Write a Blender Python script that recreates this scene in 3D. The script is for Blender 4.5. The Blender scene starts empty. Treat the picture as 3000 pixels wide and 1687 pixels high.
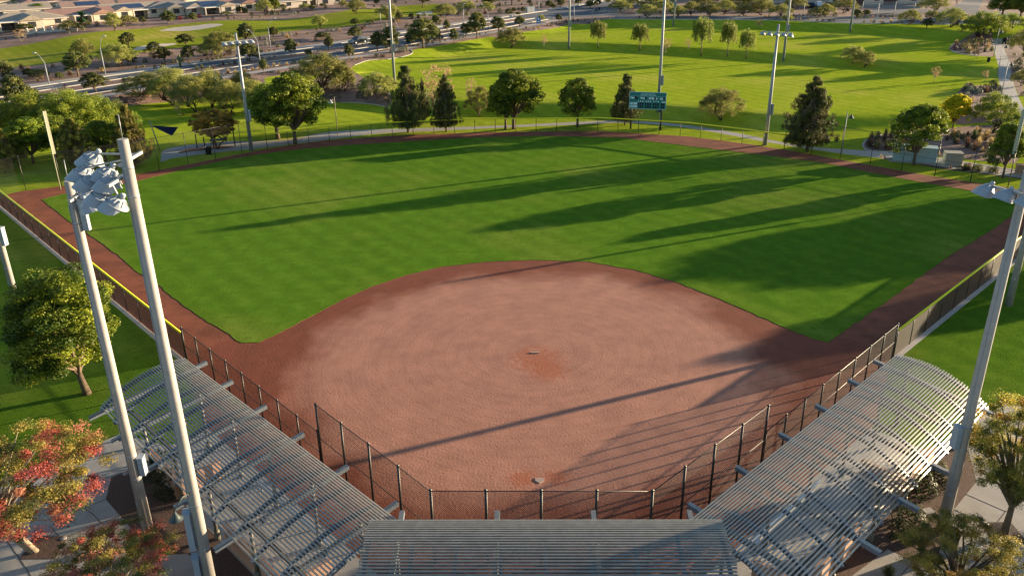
import bpy, math, random
import numpy as np
from mathutils import Vector, Matrix
from mathutils.geometry import delaunay_2d_cdt
R=random.Random(7); PI=math.pi
sc=bpy.context.scene; COL=sc.collection
# ---------------------------------------------------------------- camera
F=2447.353; PIT=.409342; ROLL=-.0119522; YAW=-.0173346; CAM=np.array([-.697727,-38.99779,28.711305])
_f=np.array([math.sin(YAW)*math.cos(PIT),math.cos(YAW)*math.cos(PIT),-math.sin(PIT)])
_r=np.array([math.cos(YAW),-math.sin(YAW),0.]); _u=np.cross(_r,_f)
_R=math.cos(ROLL)*_r+math.sin(ROLL)*_u; _U=-math.sin(ROLL)*_r+math.cos(ROLL)*_u
cd=bpy.data.cameras.new('camera'); cam=bpy.data.objects.new('camera',cd); COL.objects.link(cam); sc.camera=cam
cd.sensor_width=36; cd.lens=F/3000*36; cd.clip_start=.5; cd.clip_end=6000
M=Matrix.Identity(4)
for i in range(3): M[i][0]=_R[i]; M[i][1]=_U[i]; M[i][2]=-_f[i]; M[i][3]=CAM[i]
cam.matrix_world=M
# ---------------------------------------------------------------- terrain
def ss(t):
    t=np.clip(t,0,1); return t*t*(3-2*t)
LA=np.array([(-400,60),(-110,85),(-87.5,97.8),(-70,110),(-38,112),(-24,105.6),(-11,98),(18,95.3),(35,86.5),(48,84.4),(70,86),(400,84)],float)
LB=np.array([(-400,330),(-30,181),(-3.6,170),(10,166),(26,160),(39,153),(54,143.5),(66,136),(78,128),(100,118),(400,30)],float)
LC=np.array([(-400,400),(-10,212),(22,203),(43,201),(53,196),(67,190),(83,183),(94,176),(103,165),(130,150),(400,80)],float)
RD=np.array([(-250,-110),(-86,95.8),(-74.3,109.6),(-39.8,143.8),(-27.2,157),(-12.4,176.5),(-3.8,185.4),(6.3,200),(16,210),(90,205),(300,190)],float)
RM=np.array([(-250,-110),(-86,95.8),(-74.3,109.6),(-39.8,143.8),(-27.2,157),(-12.4,176.5),(-3.8,185.4),(6.3,200),(16,214),(60,276),(140,400)],float)
def Hr(y): return 1.5+2.7*np.clip((y-100)/100,0,1)
def sd(x,y,L):
    x=np.asarray(x,float);y=np.asarray(y,float)
    best=np.full(np.broadcast(x,y).shape,1e18);sg=np.zeros_like(best)
    for (ax,ay),(bx,by) in zip(L[:-1],L[1:]):
        dx,dy=bx-ax,by-ay
        t=np.clip(((x-ax)*dx+(y-ay)*dy)/(dx*dx+dy*dy),0,1)
        ex,ey=x-ax-t*dx,y-ay-t*dy; d=ex*ex+ey*ey
        m=d<best; best=np.where(m,d,best); sg=np.where(m,-(dx*ey-dy*ex),sg)
    return np.sqrt(best)*np.sign(sg)
def H(x,y):
    x=np.asarray(x,float);y=np.asarray(y,float)
    T=1.5*ss((y-np.interp(x,LA[:,0],LA[:,1]))/5.5)+1.2*ss((y-np.interp(x,LB[:,0],LB[:,1]))/4)+1.5*ss((y-np.interp(x,LC[:,0],LC[:,1]))/6.5)
    s=sd(x,y,RD); k=ss(s/9)
    und=ss((-s-26)/15)*(.45*np.sin(x*.07+1)*np.sin(y*.055)+.3*np.sin(x*.13+y*.09))
    return Hr(y)*(1-k)+T*k+und
C=dict(S=(0,0,1),Z=(0,0,.858667),K1=(0,0,2.576),K2=(1000,0,2.576),K3=(2000,0,2.576),V4=(0,400,1.999),V5=(0,1000,2.109),V6=(1000,1000,2.109),V7=(2000,1000,2.109),V8=(2300,400,2.07),
 W1=(0,1350,4.293),W3=(1800,230,9.055),W4=(2500,250,4.83),W8=(2600,1150,2.6975),W6=(500,300,7.247),U1=(0,200,5.152),U2=(500,200,5.152))
for i in range(6): C['T%d'%(i+1)]=(500*i,0,5.152)
def src(k,x,y): ox,oy,s=C[k]; return ox+x/s,oy+y/s
def ray(px,py): return _f+_R*((px-1500)/F)+_U*((843.5-py)/F)
def atz(k,x,y,z):
    d=ray(*src(k,x,y)); t=(z-CAM[2])/d[2]; return (CAM+d*t)
def at(k,x,y):
    z=0.
    for i in range(22):
        g=atz(k,x,y,z); z=z*.4+.6*float(H(g[0],g[1]))
    g[2]=float(H(g[0],g[1])); return Vector(g)
def pts(k,*a): return [tuple(at(k,x,y)[:2]) for x,y in a]
def proj(p):
    d=np.array(p,float)-CAM; w=d@_f; return 1500+F*(d@_R)/w,843.5-F*(d@_U)/w,w
def hgt(base,k,x,y):
    ty=src(k,x,y)[1]; lo,hi=.1,45.
    for i in range(30):
        m=(lo+hi)/2
        if proj((base[0],base[1],base[2]+m))[1]>ty: lo=m
        else: hi=m
    return (lo+hi)/2
# ---------------------------------------------------------------- light
SUN_AZ=math.atan2(.40,.915); SUN_EL=math.radians(7.4)
w=bpy.data.worlds.new('World'); sc.world=w; w.use_nodes=True; nt=w.node_tree
sky=nt.nodes.new('ShaderNodeTexSky'); sky.sky_type='NISHITA'; sky.sun_disc=False; sky.sun_elevation=SUN_EL
sky.sun_rotation=PI/2-SUN_AZ; sky.dust_density=.6; sky.ozone_density=1.6; sky.altitude=400
bg=nt.nodes['Background']; nt.links.new(sky.outputs[0],bg.inputs[0]); bg.inputs[1].default_value=.075
sl=bpy.data.lights.new('sun','SUN'); sl.energy=5.0; sl.angle=math.radians(.5); sl.color=(1,.78,.50)
so=bpy.data.objects.new('sun',sl); COL.objects.link(so)
sdv=Vector((math.cos(SUN_EL)*math.cos(SUN_AZ),math.cos(SUN_EL)*math.sin(SUN_AZ),math.sin(SUN_EL)))
so.rotation_euler=sdv.to_track_quat('Z','Y').to_euler(); so.location=(60,0,80)
sc.view_settings.view_transform='Standard'; sc.view_settings.look='None'; sc.view_settings.exposure=2.0; sc.view_settings.gamma=1
sc.cycles.transparent_max_bounces=24; sc.cycles.max_bounces=5; sc.cycles.diffuse_bounces=2; sc.cycles.transmission_bounces=3
# ---------------------------------------------------------------- materials
MATS={}
def mat(name,col=(.5,.5,.5),rough=.8,metal=0,var=.0,vs=3.,bump=0.,bs=20.,col2=None,alpha=None,spec=.3,bd=.05,stretch=None):
    m=bpy.data.materials.new(name); m.use_nodes=True; n=m.node_tree.nodes; l=m.node_tree.links; b=n['Principled BSDF']
    b.inputs['Roughness'].default_value=rough; b.inputs['Metallic'].default_value=metal; b.inputs['Specular IOR Level'].default_value=spec
    b.inputs['Base Color'].default_value=(*col,1)
    if var or col2 or bump:
        g=n.new('ShaderNodeNewGeometry'); vec=g.outputs['Position']
        if stretch:
            mp=n.new('ShaderNodeMapping'); mp.inputs['Rotation'].default_value=(0,0,stretch[0]); mp.inputs['Scale'].default_value=stretch[1]
            l.new(vec,mp.inputs[0]); vec=mp.outputs[0]
    if var or col2:
        t=n.new('ShaderNodeTexNoise'); t.inputs['Scale'].default_value=vs; t.inputs['Detail'].default_value=6; t.inputs['Roughness'].default_value=.62
        l.new(vec,t.inputs[0]); c2=col2 or tuple(min(1,c*(1+var)) for c in col); c1=tuple(c*(1-var) for c in col)
        r=n.new('ShaderNodeValToRGB'); r.color_ramp.elements[0].position=.36; r.color_ramp.elements[1].position=.64
        r.color_ramp.elements[0].color=(*c1,1); r.color_ramp.elements[1].color=(*c2,1)
        l.new(t.outputs[0],r.inputs[0]); l.new(r.outputs[0],b.inputs['Base Color']); m['ramp']=r.name
    if bump:
        t2=n.new('ShaderNodeTexNoise'); t2.inputs['Scale'].default_value=bs; t2.inputs['Detail'].default_value=4; l.new(vec,t2.inputs[0])
        bp=n.new('ShaderNodeBump'); bp.inputs['Strength'].default_value=bump; bp.inputs['Distance'].default_value=bd; l.new(t2.outputs[0],bp.inputs['Height']); l.new(bp.outputs[0],b.inputs['Normal'])
    if alpha is not None: b.inputs['Alpha'].default_value=alpha
    MATS[name]=m; return m
def leafmat(name,trans=.35,rough=.55):
    m=bpy.data.materials.new(name); m.use_nodes=True; n=m.node_tree.nodes; l=m.node_tree.links; b=n['Principled BSDF']; out=n['Material Output']
    a=n.new('ShaderNodeAttribute'); a.attribute_name='Col'; oi=n.new('ShaderNodeObjectInfo')
    hs=n.new('ShaderNodeHueSaturation'); mr=n.new('ShaderNodeMapRange'); mr.inputs[3].default_value=.85; mr.inputs[4].default_value=1.3
    l.new(oi.outputs['Random'],mr.inputs[0]); l.new(mr.outputs[0],hs.inputs['Value']); l.new(a.outputs[0],hs.inputs['Color'])
    mr2=n.new('ShaderNodeMapRange'); mr2.inputs[3].default_value=.488; mr2.inputs[4].default_value=.512; l.new(oi.outputs['Random'],mr2.inputs[0]); l.new(mr2.outputs[0],hs.inputs['Hue'])
    l.new(hs.outputs[0],b.inputs['Base Color']); b.inputs['Roughness'].default_value=rough; b.inputs['Specular IOR Level'].default_value=.25
    t=n.new('ShaderNodeBsdfTranslucent'); l.new(hs.outputs[0],t.inputs[0]); mx=n.new('ShaderNodeMixShader'); mx.inputs[0].default_value=trans
    l.new(b.outputs[0],mx.inputs[1]); l.new(t.outputs[0],mx.inputs[2]); l.new(mx.outputs[0],out.inputs[0]); MATS[name]=m; return m
def dirtmat():
    m=mat('infield_dirt',(.285,.115,.072),.95,var=.12,vs=.5,bump=.7,bs=7,bd=.025)
    n=m.node_tree.nodes; l=m.node_tree.links; b=n['Principled BSDF']
    base=n[m['ramp']].outputs[0]; g=n.new('ShaderNodeNewGeometry')
    dist=n.new('ShaderNodeVectorMath'); dist.operation='DISTANCE'; dist.inputs[1].default_value=(0,13.6,0); 
    nz=n.new('ShaderNodeTexNoise'); nz.inputs['Scale'].default_value=.22; nz.inputs['Detail'].default_value=4; l.new(g.outputs[0],nz.inputs[0])
    mm=n.new('ShaderNodeMath'); mm.operation='MULTIPLY_ADD'; mm.inputs[1].default_value=7; l.new(nz.outputs[0],mm.inputs[0])
    l.new(g.outputs[0],dist.inputs[0]); l.new(dist.outputs['Value'],mm.inputs[2])
    rp=n.new('ShaderNodeValToRGB'); e=rp.color_ramp.elements
    dv=n.new('ShaderNodeMath'); dv.operation='DIVIDE'; dv.inputs[1].default_value=32; l.new(mm.outputs[0],dv.inputs[0]); l.new(dv.outputs[0],rp.inputs[0])
    e[0].position=.57; e[0].color=(1.25,1.42,1.55,1); e[1].position=.67; e[1].color=(.62,.40,.33,1)
    mu=n.new('ShaderNodeMixRGB'); mu.blend_type='MULTIPLY'; mu.inputs[0].default_value=1; l.new(base,mu.inputs[1]); l.new(rp.outputs[0],mu.inputs[2])
    # drag rings
    wv=n.new('ShaderNodeTexWave'); wv.wave_type='RINGS'; wv.rings_direction='Z'; wv.inputs['Scale'].default_value=.33; wv.inputs['Distortion'].default_value=9; wv.inputs['Detail'].default_value=3; wv.inputs['Detail Scale'].default_value=.12
    sb=n.new('ShaderNodeVectorMath'); sb.operation='SUBTRACT'; sb.inputs[1].default_value=(0,15.2,0); l.new(g.outputs[0],sb.inputs[0]); l.new(sb.outputs[0],wv.inputs[0])
    r2=n.new('ShaderNodeValToRGB'); r2.color_ramp.elements[0].color=(.80,.76,.74,1); r2.color_ramp.elements[0].position=.0; r2.color_ramp.elements[1].color=(1,1,1,1); r2.color_ramp.elements[1].position=.45; l.new(wv.outputs[0],r2.inputs[0])
    m2=n.new('ShaderNodeMixRGB'); m2.blend_type='MULTIPLY'; m2.inputs[0].default_value=.24; l.new(mu.outputs[0],m2.inputs[1]); l.new(r2.outputs[0],m2.inputs[2])
    # scuffed patches at plate and rubber
    cur=m2.outputs[0]
    for (cx,cy,r0) in ((.1,14.3,2.4),(.9,12.6,1.9),(-.9,.1,1.1),(1.,.1,1.1)):
        d=n.new('ShaderNodeVectorMath'); d.operation='DISTANCE'; d.inputs[1].default_value=(cx,cy,0); l.new(g.outputs[0],d.inputs[0])
        q=n.new('ShaderNodeMath'); q.operation='MULTIPLY_ADD'; q.inputs[1].default_value=r0*1.6; nn=n.new('ShaderNodeTexNoise'); nn.inputs['Scale'].default_value=2.2; nn.inputs['Detail'].default_value=5; l.new(g.outputs[0],nn.inputs[0]); l.new(nn.outputs[0],q.inputs[0]); l.new(d.outputs['Value'],q.inputs[2])
        mr=n.new('ShaderNodeMapRange'); mr.inputs[1].default_value=r0*1.15; mr.inputs[2].default_value=r0*1.75; mr.inputs[3].default_value=.8; mr.inputs[4].default_value=0; l.new(q.outputs[0],mr.inputs[0])
        x=n.new('ShaderNodeMixRGB'); x.inputs[2].default_value=(.33,.10,.05,1); l.new(mr.outputs[0],x.inputs[0]); l.new(cur,x.inputs[1]); cur=x.outputs[0]
    l.new(cur,b.inputs['Base Color'])
    # ring grooves in the bump too
    bp=[q for q in n if q.bl_idname=='ShaderNodeBump'][0]
    hv=bp.inputs['Height'].links[0].from_socket; w2=n.new('ShaderNodeTexWave'); w2.wave_type='RINGS'; w2.rings_direction='Z'; w2.inputs['Scale'].default_value=.9; w2.inputs['Distortion'].default_value=22; w2.inputs['Detail'].default_value=3; w2.inputs['Detail Scale'].default_value=.2; l.new(sb.outputs[0],w2.inputs[0])
    v=n.new('ShaderNodeTexVoronoi'); v.inputs['Scale'].default_value=1.4; v.inputs['Randomness'].default_value=1; l.new(g.outputs[0],v.inputs[0])
    mk=n.new('ShaderNodeMapRange'); mk.inputs[1].default_value=.0; mk.inputs[2].default_value=.13; l.new(v.outputs['Distance'],mk.inputs[0])
    a1=n.new('ShaderNodeMath'); a1.operation='MULTIPLY_ADD'; a1.inputs[1].default_value=.04; l.new(w2.outputs[0],a1.inputs[0]); l.new(hv,a1.inputs[2])
    a2=n.new('ShaderNodeMath'); a2.operation='MULTIPLY_ADD'; a2.inputs[1].default_value=.5; l.new(mk.outputs[0],a2.inputs[0]); l.new(a1.outputs[0],a2.inputs[2]); l.new(a2.outputs[0],bp.inputs['Height'])
    return m
def grassmat(name,col,col2,yel,ang=0.4):
    m=mat(name,col,.9,bump=.9,bs=15,bd=.06,spec=.0)
    n=m.node_tree.nodes; l=m.node_tree.links; b=n['Principled BSDF']; g=n.new('ShaderNodeNewGeometry')
    def noise(s,det,st=None):
        t=n.new('ShaderNodeTexNoise'); t.inputs['Scale'].default_value=s; t.inputs['Detail'].default_value=det; t.inputs['Roughness'].default_value=.65
        v=g.outputs[0]
        if st:
            mp=n.new('ShaderNodeMapping'); mp.inputs['Rotation'].default_value=(0,0,st[0]); mp.inputs['Scale'].default_value=(1,st[1],1); l.new(v,mp.inputs[0]); v=mp.outputs[0]
        l.new(v,t.inputs[0]); return t.outputs[0]
    def mixc(f,a,c,lo,hi):
        mr=n.new('ShaderNodeMapRange'); mr.inputs[1].default_value=lo; mr.inputs[2].default_value=hi; l.new(f,mr.inputs[0])
        x=n.new('ShaderNodeMixRGB'); l.new(mr.outputs[0],x.inputs[0]); x.inputs[2].default_value=(*c,1)
        if isinstance(a,tuple): x.inputs[1].default_value=(*a,1)
        else: l.new(a,x.inputs[1])
        return x.outputs[0]
    c=mixc(noise(.55,7),col,col2,.35,.68); c=mixc(noise(.045,3),c,yel,.50,.74)
    for (sc_,th_,am) in ((1.15,.785,.06),(.12,.70,.10)):
        mp=n.new('ShaderNodeMapping'); mp.inputs['Rotation'].default_value=(0,0,-th_); l.new(g.outputs[0],mp.inputs[0])
        wv=n.new('ShaderNodeTexWave'); wv.inputs['Scale'].default_value=sc_; wv.inputs['Distortion'].default_value=1.2; wv.inputs['Detail'].default_value=2; wv.inputs['Detail Scale'].default_value=.3; l.new(mp.outputs[0],wv.inputs[0])
        pm=n.new('ShaderNodeMath'); pm.operation='MULTIPLY'; l.new(wv.outputs[0],pm.inputs[0]); l.new(noise(.09,3),pm.inputs[1])
        mr=n.new('ShaderNodeMapRange'); mr.inputs[2].default_value=.6; mr.inputs[4].default_value=am*3; l.new(pm.outputs[0],mr.inputs[0])
        x=n.new('ShaderNodeMixRGB'); x.inputs[2].default_value=(*[v*.62 for v in col],1); l.new(mr.outputs[0],x.inputs[0]); l.new(c,x.inputs[1]); c=x.outputs[0]
    c=mixc(noise(1.6,5),c,tuple(v*.82 for v in col),.52,.75)
    c=mixc(noise(5.5,4),c,tuple(v*.55 for v in col),.54,.8)
    l.new(c,b.inputs['Base Color'])
    b.inputs['Sheen Weight'].default_value=.0; b.inputs['Sheen Roughness'].default_value=.5; b.inputs['Sheen Tint'].default_value=(.6,.9,.2,1)
    return m
def meshmat(name,col,cell,cover,solid=None):
    m=bpy.data.materials.new(name); m.use_nodes=True; n=m.node_tree.nodes; l=m.node_tree.links; b=n['Principled BSDF']; b.inputs['Base Color'].default_value=(*col,1); b.inputs['Roughness'].default_value=.6
    if solid is not None: b.inputs['Alpha'].default_value=solid; MATS[name]=m; return m
    uv=n.new('ShaderNodeUVMap'); sp=n.new('ShaderNodeSeparateXYZ'); l.new(uv.outputs[0],sp.inputs[0]); outs=[]
    for op in ('ADD','SUBTRACT'):
        a=n.new('ShaderNodeMath'); a.operation=op; l.new(sp.outputs[0],a.inputs[0]); l.new(sp.outputs[1],a.inputs[1])
        d=n.new('ShaderNodeMath'); d.operation='DIVIDE'; d.inputs[1].default_value=cell; l.new(a.outputs[0],d.inputs[0])
        f=n.new('ShaderNodeMath'); f.operation='FRACT'; l.new(d.outputs[0],f.inputs[0])
        c=n.new('ShaderNodeMath'); c.operation='LESS_THAN'; c.inputs[1].default_value=cover; l.new(f.outputs[0],c.inputs[0]); outs.append(c.outputs[0])
    mx=n.new('ShaderNodeMath'); mx.operation='MAXIMUM'; l.new(outs[0],mx.inputs[0]); l.new(outs[1],mx.inputs[1]); l.new(mx.outputs[0],b.inputs['Alpha']); MATS[name]=m; return m
GR=grassmat('outfield_turf',(.075,.160,.015),(.118,.215,.020),(.22,.26,.045))
GR2=grassmat('park_turf',(.24,.325,.022),(.34,.40,.032),(.46,.43,.08),1.3)
GR3=grassmat('golf_turf',(.20,.25,.025),(.28,.29,.035),(.46,.36,.10),.7)
DIRT=dirtmat()
TRACK=mat('track_dirt',(.19,.056,.028),.95,var=.25,vs=.5,bump=.7,bs=7,bd=.03)
mat('concrete',(.34,.32,.30),.85,var=.10,vs=.8,bump=.2,bs=30,bd=.01); mat('sidewalk',(.36,.335,.31),.85,var=.08,vs=.6)
mat('gravel_bed',(.10,.062,.050),.95,var=.5,vs=16,bump=1,bs=18,bd=.05)
mat('desert_gravel',(.215,.135,.108),.95,var=.28,vs=.25,bump=.8,bs=3,bd=.1)
mat('asphalt',(.08,.088,.11),.9,var=.15,vs=.3); mat('kerb',(.42,.40,.36),.8,var=.08,vs=1); mat('sand',(.48,.41,.34),.95,var=.08,vs=.5,bump=.4,bs=3)
mat('road_paint',(.7,.7,.68),.7)
mat('pole_concrete',(.33,.31,.29),.8,var=.08,vs=2,bump=.15,bs=25,bd=.01); mat('pole_grey',(.27,.29,.32),.55,var=.08,vs=3,metal=.2)
mat('fixture',(.27,.31,.36),.5,var=.05,vs=4,spec=.5); mat('steel_grey',(.34,.36,.38),.45,metal=.5,var=.08,vs=5); mat('lens_glass',(.25,.27,.30),.15,spec=.8)
mat('slat',(.31,.295,.265),.36,metal=.5,var=.10,vs=2.5); mat('rib',(.16,.19,.23),.5,metal=.45,var=.1,vs=3); mat('beam_tan',(.13,.12,.10),.5,metal=.1)
mat('black_vinyl',(.012,.013,.014),.45,spec=.5); mat('dark_bronze',(.03,.028,.026),.5); mat('yellow_cap',(.80,.74,.03),.5,var=.06,vs=3); mat('foul_yellow',(.36,.36,.26),.5)
mat('board_teal',(.02,.165,.175),.5,var=.05,vs=1); mat('board_trim',(.30,.52,.55),.5); mat('board_letter',(.62,.82,.88),.5); mat('board_black',(.004,.006,.014),.3)
mat('block_pink',(.38,.235,.17),.9,var=.12,vs=2,bump=.3,bs=10,bd=.02); mat('aluminium',(.55,.56,.57),.35,metal=.7)
mat('bark',(.13,.095,.065),.95,var=.25,vs=5,bump=.5,bs=14,bd=.03); mat('bark_pale',(.30,.25,.18),.9,var=.2,vs=4); mat('bark_dark',(.07,.05,.04),.95,var=.2,vs=5)
mat('white_paint',(.5,.5,.48),.6); mat('plate_white',(.36,.26,.21),.8); mat('cabinet_grey',(.26,.30,.35),.5,var=.05,vs=3); mat('utility_tan',(.36,.33,.27),.6); mat('utility_blue',(.30,.42,.46),.6,var=.06,vs=2)
mat('can_green',(.025,.075,.035),.5); mat('can_black',(.01,.012,.014),.5); mat('lamp_green',(.035,.05,.05),.45); mat('sail_blue',(.003,.008,.03),.8); mat('sign_blue',(.02,.12,.50),.5)
mat('grate',(.065,.045,.035),.7,var=.2,vs=12); mat('lid',(.32,.30,.29),.8)
for i,c in enumerate([(.58,.51,.40),(.52,.45,.37),(.62,.56,.46),(.42,.37,.33)]): mat('stucco%d'%i,c,.9,var=.04,vs=1)
for i,c in enumerate([(.30,.175,.145),(.31,.26,.21),(.22,.20,.19),(.32,.21,.17)]): mat('rooftile%d'%i,c,.85,var=.16,vs=1.5,bump=.5,bs=6,bd=.05)
mat('window_glass',(.03,.035,.045),.12,spec=.8); mat('solar',(.012,.02,.06),.2,spec=.7); mat('trim_white',(.60,.56,.50),.7); mat('garage_brown',(.10,.055,.045),.7)
mat('car_black',(.006,.010,.016),.15,spec=.8); mat('car_white',(.6,.6,.62),.25,spec=.6); mat('tyre',(.01,.01,.01),.8); mat('rim',(.5,.5,.5),.3,metal=.7); mat('headlight',(.6,.62,.65),.1,spec=.9)
mat('cloth_dark',(.02,.02,.03),.9); mat('skin_tone',(.35,.2,.14),.6); mat('cactus',(.09,.12,.045),.8,var=.2,vs=6)
meshmat('chain_link',(.012,.012,.013),.11,.17); meshmat('chain_far',(.012,.012,.013),.1,.1,.16); meshmat('windscreen',(.022,.018,.016),.1,.1,.78)
LF=leafmat('foliage'); LF2=leafmat('needles',.18,.6); LF3=leafmat('autumn_foliage',.45)
# ---------------------------------------------------------------- mesh tools
class MB:
    def __init__(s): s.v=[]; s.f=[]; s.uv=None; s.sm=[]
    def quad(s,a,b,c,d): i=len(s.v); s.v+=[a,b,c,d]; s.f.append((i,i+1,i+2,i+3)); s.sm.append(False)
    def poly(s,P): i=len(s.v); s.v+=list(P); s.f.append(tuple(range(i,i+len(P)))); s.sm.append(False); return s
    def box(s,c,d,rz=0,M=None):
        i=len(s.v); co,si=math.cos(rz),math.sin(rz)
        for z in (-.5,.5):
            for (x,y) in ((-.5,-.5),(.5,-.5),(.5,.5),(-.5,.5)):
                X,Y,Z=x*d[0],y*d[1],z*d[2]; p=Vector((c[0]+X*co-Y*si,c[1]+X*si+Y*co,c[2]+Z)); s.v.append(tuple(M@p) if M else tuple(p))
        for q in ((3,2,1,0),(4,5,6,7),(0,1,5,4),(1,2,6,5),(2,3,7,6),(3,0,4,7)): s.f.append(tuple(i+k for k in q)); s.sm.append(False)
        return s
    def bar(s,a,b,w,h,up=(0,0,1)):
        a=Vector(a);b=Vector(b);d=(b-a); x=d.normalized(); u=Vector(up); y=u.cross(x)
        if y.length<1e-4: y=Vector((0,1,0)).cross(x)
        y.normalize(); z=x.cross(y); i=len(s.v)
        for p in (a,b):
            for (q,r) in ((-.5,-.5),(.5,-.5),(.5,.5),(-.5,.5)): s.v.append(tuple(p+y*(q*w)+z*(r*h)))
        for q in ((0,1,2,3),(7,6,5,4),(0,4,5,1),(1,5,6,2),(2,6,7,3),(3,7,4,0)): s.f.append(tuple(i+k for k in q)); s.sm.append(False)
        return s
    def tube(s,P,r,n=8,cap=True):
        P=[Vector(p) for p in P]; rr=r if isinstance(r,(list,tuple)) else [r]*len(P); i=len(s.v); ref=None
        for k,p in enumerate(P):
            t=(P[min(k+1,len(P)-1)]-P[max(k-1,0)]).normalized()
            if ref is None: ref=Vector((1,0,0)) if abs(t.x)<.8 else Vector((0,1,0))
            a=t.cross(ref).normalized(); b=t.cross(a); ref=b.cross(t) if False else ref
            for j in range(n): q=2*PI*j/n; s.v.append(tuple(p+a*(math.cos(q)*rr[k])+b*(math.sin(q)*rr[k])))
        for k in range(len(P)-1):
            for j in range(n): s.f.append((i+k*n+j,i+k*n+(j+1)%n,i+(k+1)*n+(j+1)%n,i+(k+1)*n+j)); s.sm.append(True)
        if cap: s.f.append(tuple(i+j for j in range(n))[::-1]); s.f.append(tuple(i+(len(P)-1)*n+j for j in range(n))); s.sm+=[False,False]
        return s
    def lathe(s,prof,n=16,M=None,a0=0,a1=2*PI):
        full=abs(a1-a0-2*PI)<1e-6; m=n if full else n+1; i=len(s.v)
        for (r,z) in prof:
            for j in range(m):
                q=a0+(a1-a0)*j/n; p=Vector((r*math.cos(q),r*math.sin(q),z)); s.v.append(tuple(M@p) if M else tuple(p))
        for k in range(len(prof)-1):
            for j in range(n):
                j2=(j+1)%m if full else j+1; s.f.append((i+k*m+j,i+k*m+j2,i+(k+1)*m+j2,i+(k+1)*m+j)); s.sm.append(True)
        return s
    def build(s,name,m,parent=None,loc=None):
        me=bpy.data.meshes.new(name); me.from_pydata([tuple(v) for v in s.v],[],s.f); me.polygons.foreach_set('use_smooth',s.sm)
        me.materials.append(MATS[m] if isinstance(m,str) else m); me.update(); o=bpy.data.objects.new(name,me); COL.objects.link(o)
        if parent: o.parent=parent
        if loc is not None: o.location=loc
        return o
def tag(o,label,cat,group=None,kind=None):
    if label: o['label']=label
    if cat: o['category']=cat
    if group: o['group']=group
    if kind: o['kind']=kind
    return o
def thing(name,label,cat,loc=(0,0,0),rz=0,group=None):
    o=bpy.data.objects.new(name,None); COL.objects.link(o); o.location=loc; o.rotation_euler=(0,0,rz); o.empty_display_size=.3; return tag(o,label,cat,group)
def clone(root,loc,rz,label,group=None,scale=None):
    r=root.copy(); COL.objects.link(r); r.location=loc; r.rotation_euler=(0,0,rz); r['label']=label
    if group: r['group']=group
    if scale: r.scale=scale
    for ch in root.children:
        c=ch.copy(); COL.objects.link(c); c.parent=r
        for g in ch.children: d=g.copy(); COL.objects.link(d); d.parent=c
    return r
_o1='first second third fourth fifth sixth seventh eighth ninth tenth eleventh twelfth thirteenth fourteenth fifteenth sixteenth seventeenth eighteenth nineteenth'.split()
_o2='twent thirt fort fift sixt sevent eight ninet'.split()
def ordn(i):
    if i<19: return _o1[i]
    n=i+1; t,u=divmod(n,10)
    if n>=100: return 'hundredth' if n==100 else 'hundred-and-'+ordn(n-101)
    return _o2[t-2]+('ieth' if u==0 else 'y-'+_o1[u-1])
exec_parts=[]
# ---------------------------------------------------------------- ground regions
def resamp(P,step,jit=0,seed=1,closed=False):
    r=random.Random(seed); P=[Vector((p[0],p[1])) for p in P]; out=[]; n=len(P)
    for i in range(n if closed else n-1):
        a,b=P[i],P[(i+1)%n]; L=(b-a).length; k=max(1,int(L/step)); nrm=Vector((-(b-a).y,(b-a).x)).normalized() if L>0 else Vector((0,0))
        for j in range(k):
            p=a.lerp(b,j/k)+nrm*(r.gauss(0,jit) if j else 0); out.append((p.x,p.y))
    if not closed: out.append(tuple(P[-1]))
    return out
def smooth(P,it=2,closed=False):
    for _ in range(it):
        Q=[] if closed else [P[0]]; n=len(P)
        for i in range(n if closed else n-1):
            a,b=P[i],P[(i+1)%n]; Q+=[(a[0]*.75+b[0]*.25,a[1]*.75+b[1]*.25),(a[0]*.25+b[0]*.75,a[1]*.25+b[1]*.75)]
        if not closed: Q.append(P[-1])
        P=Q
    return P
def offset(L,d,s0=None,s1=None):
    # points offset to the left by d (d>0 = left of travel)
    L=[Vector((float(a),float(b))) for a,b in L]; out=[]
    for i,p in enumerate(L):
        a=L[max(i-1,0)]; b=L[min(i+1,len(L)-1)]; t=(b-a).normalized(); out.append((p.x-t.y*d,p.y+t.x*d))
    return out
def cut(L,y0,y1):
    L=resamp(L,3); return [p for p in L if y0<=p[1]<=y1]
ofl=[(-63.5,54.6),(-61.4,57.1),(-56.2,59.9),(-50,64.7),(-46.2,68.3),(-37.2,77.2),(-30.1,82),(-21.4,84.4),(-7.3,86.5),(10.8,86.6),(23.3,82.7),(30.6,78),(35,74.5),(41.2,68.5),(49.1,60.9),(55.5,56.0),(61.5,50.4)]
SL=[(-25.3,14.2),(-63.5,54.6)]; SRt=[(25.5,14.2),(61.5,50.4)]
fence_in=[(-5.2,-6.9),(-12.4,.6),(-25.3,14.2)]+ofl+[(25.5,14.2),(12.5,.5),(5.2,-6.9)]
gp =pts('Z',(608,862),(650,861),(700,838),(800,786),(870,749),(935,720),(1020,692),(1110,671),(1220,658),(1340,654),(1480,658),(1600,679),(1700,709),(1800,748),(1850,769),(1970,822),(2040,850),(2082,861))
gp+=pts('V8',(350,1182),(480,1090),(600,1010),(740,910),(870,810),(1000,720),(1150,630),(1290,540),(1400,455),(1440,390),(1250,350),(950,300),(700,255),(450,205),(200,155),(0,130))
gp+=pts('K2',(2100,1040),(1500,1028),(1000,1040),(500,1070),(0,1100))+pts('K1',(2300,1125),(2000,1160),(1700,1210),(1350,1290),(975,1385))+pts('V4',(600,292),(500,315),(400,332),(245,370),(385,480),(560,600),(700,700),(800,790),(900,850),(1000,930),(1150,1040),(1300,1130))
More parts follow.
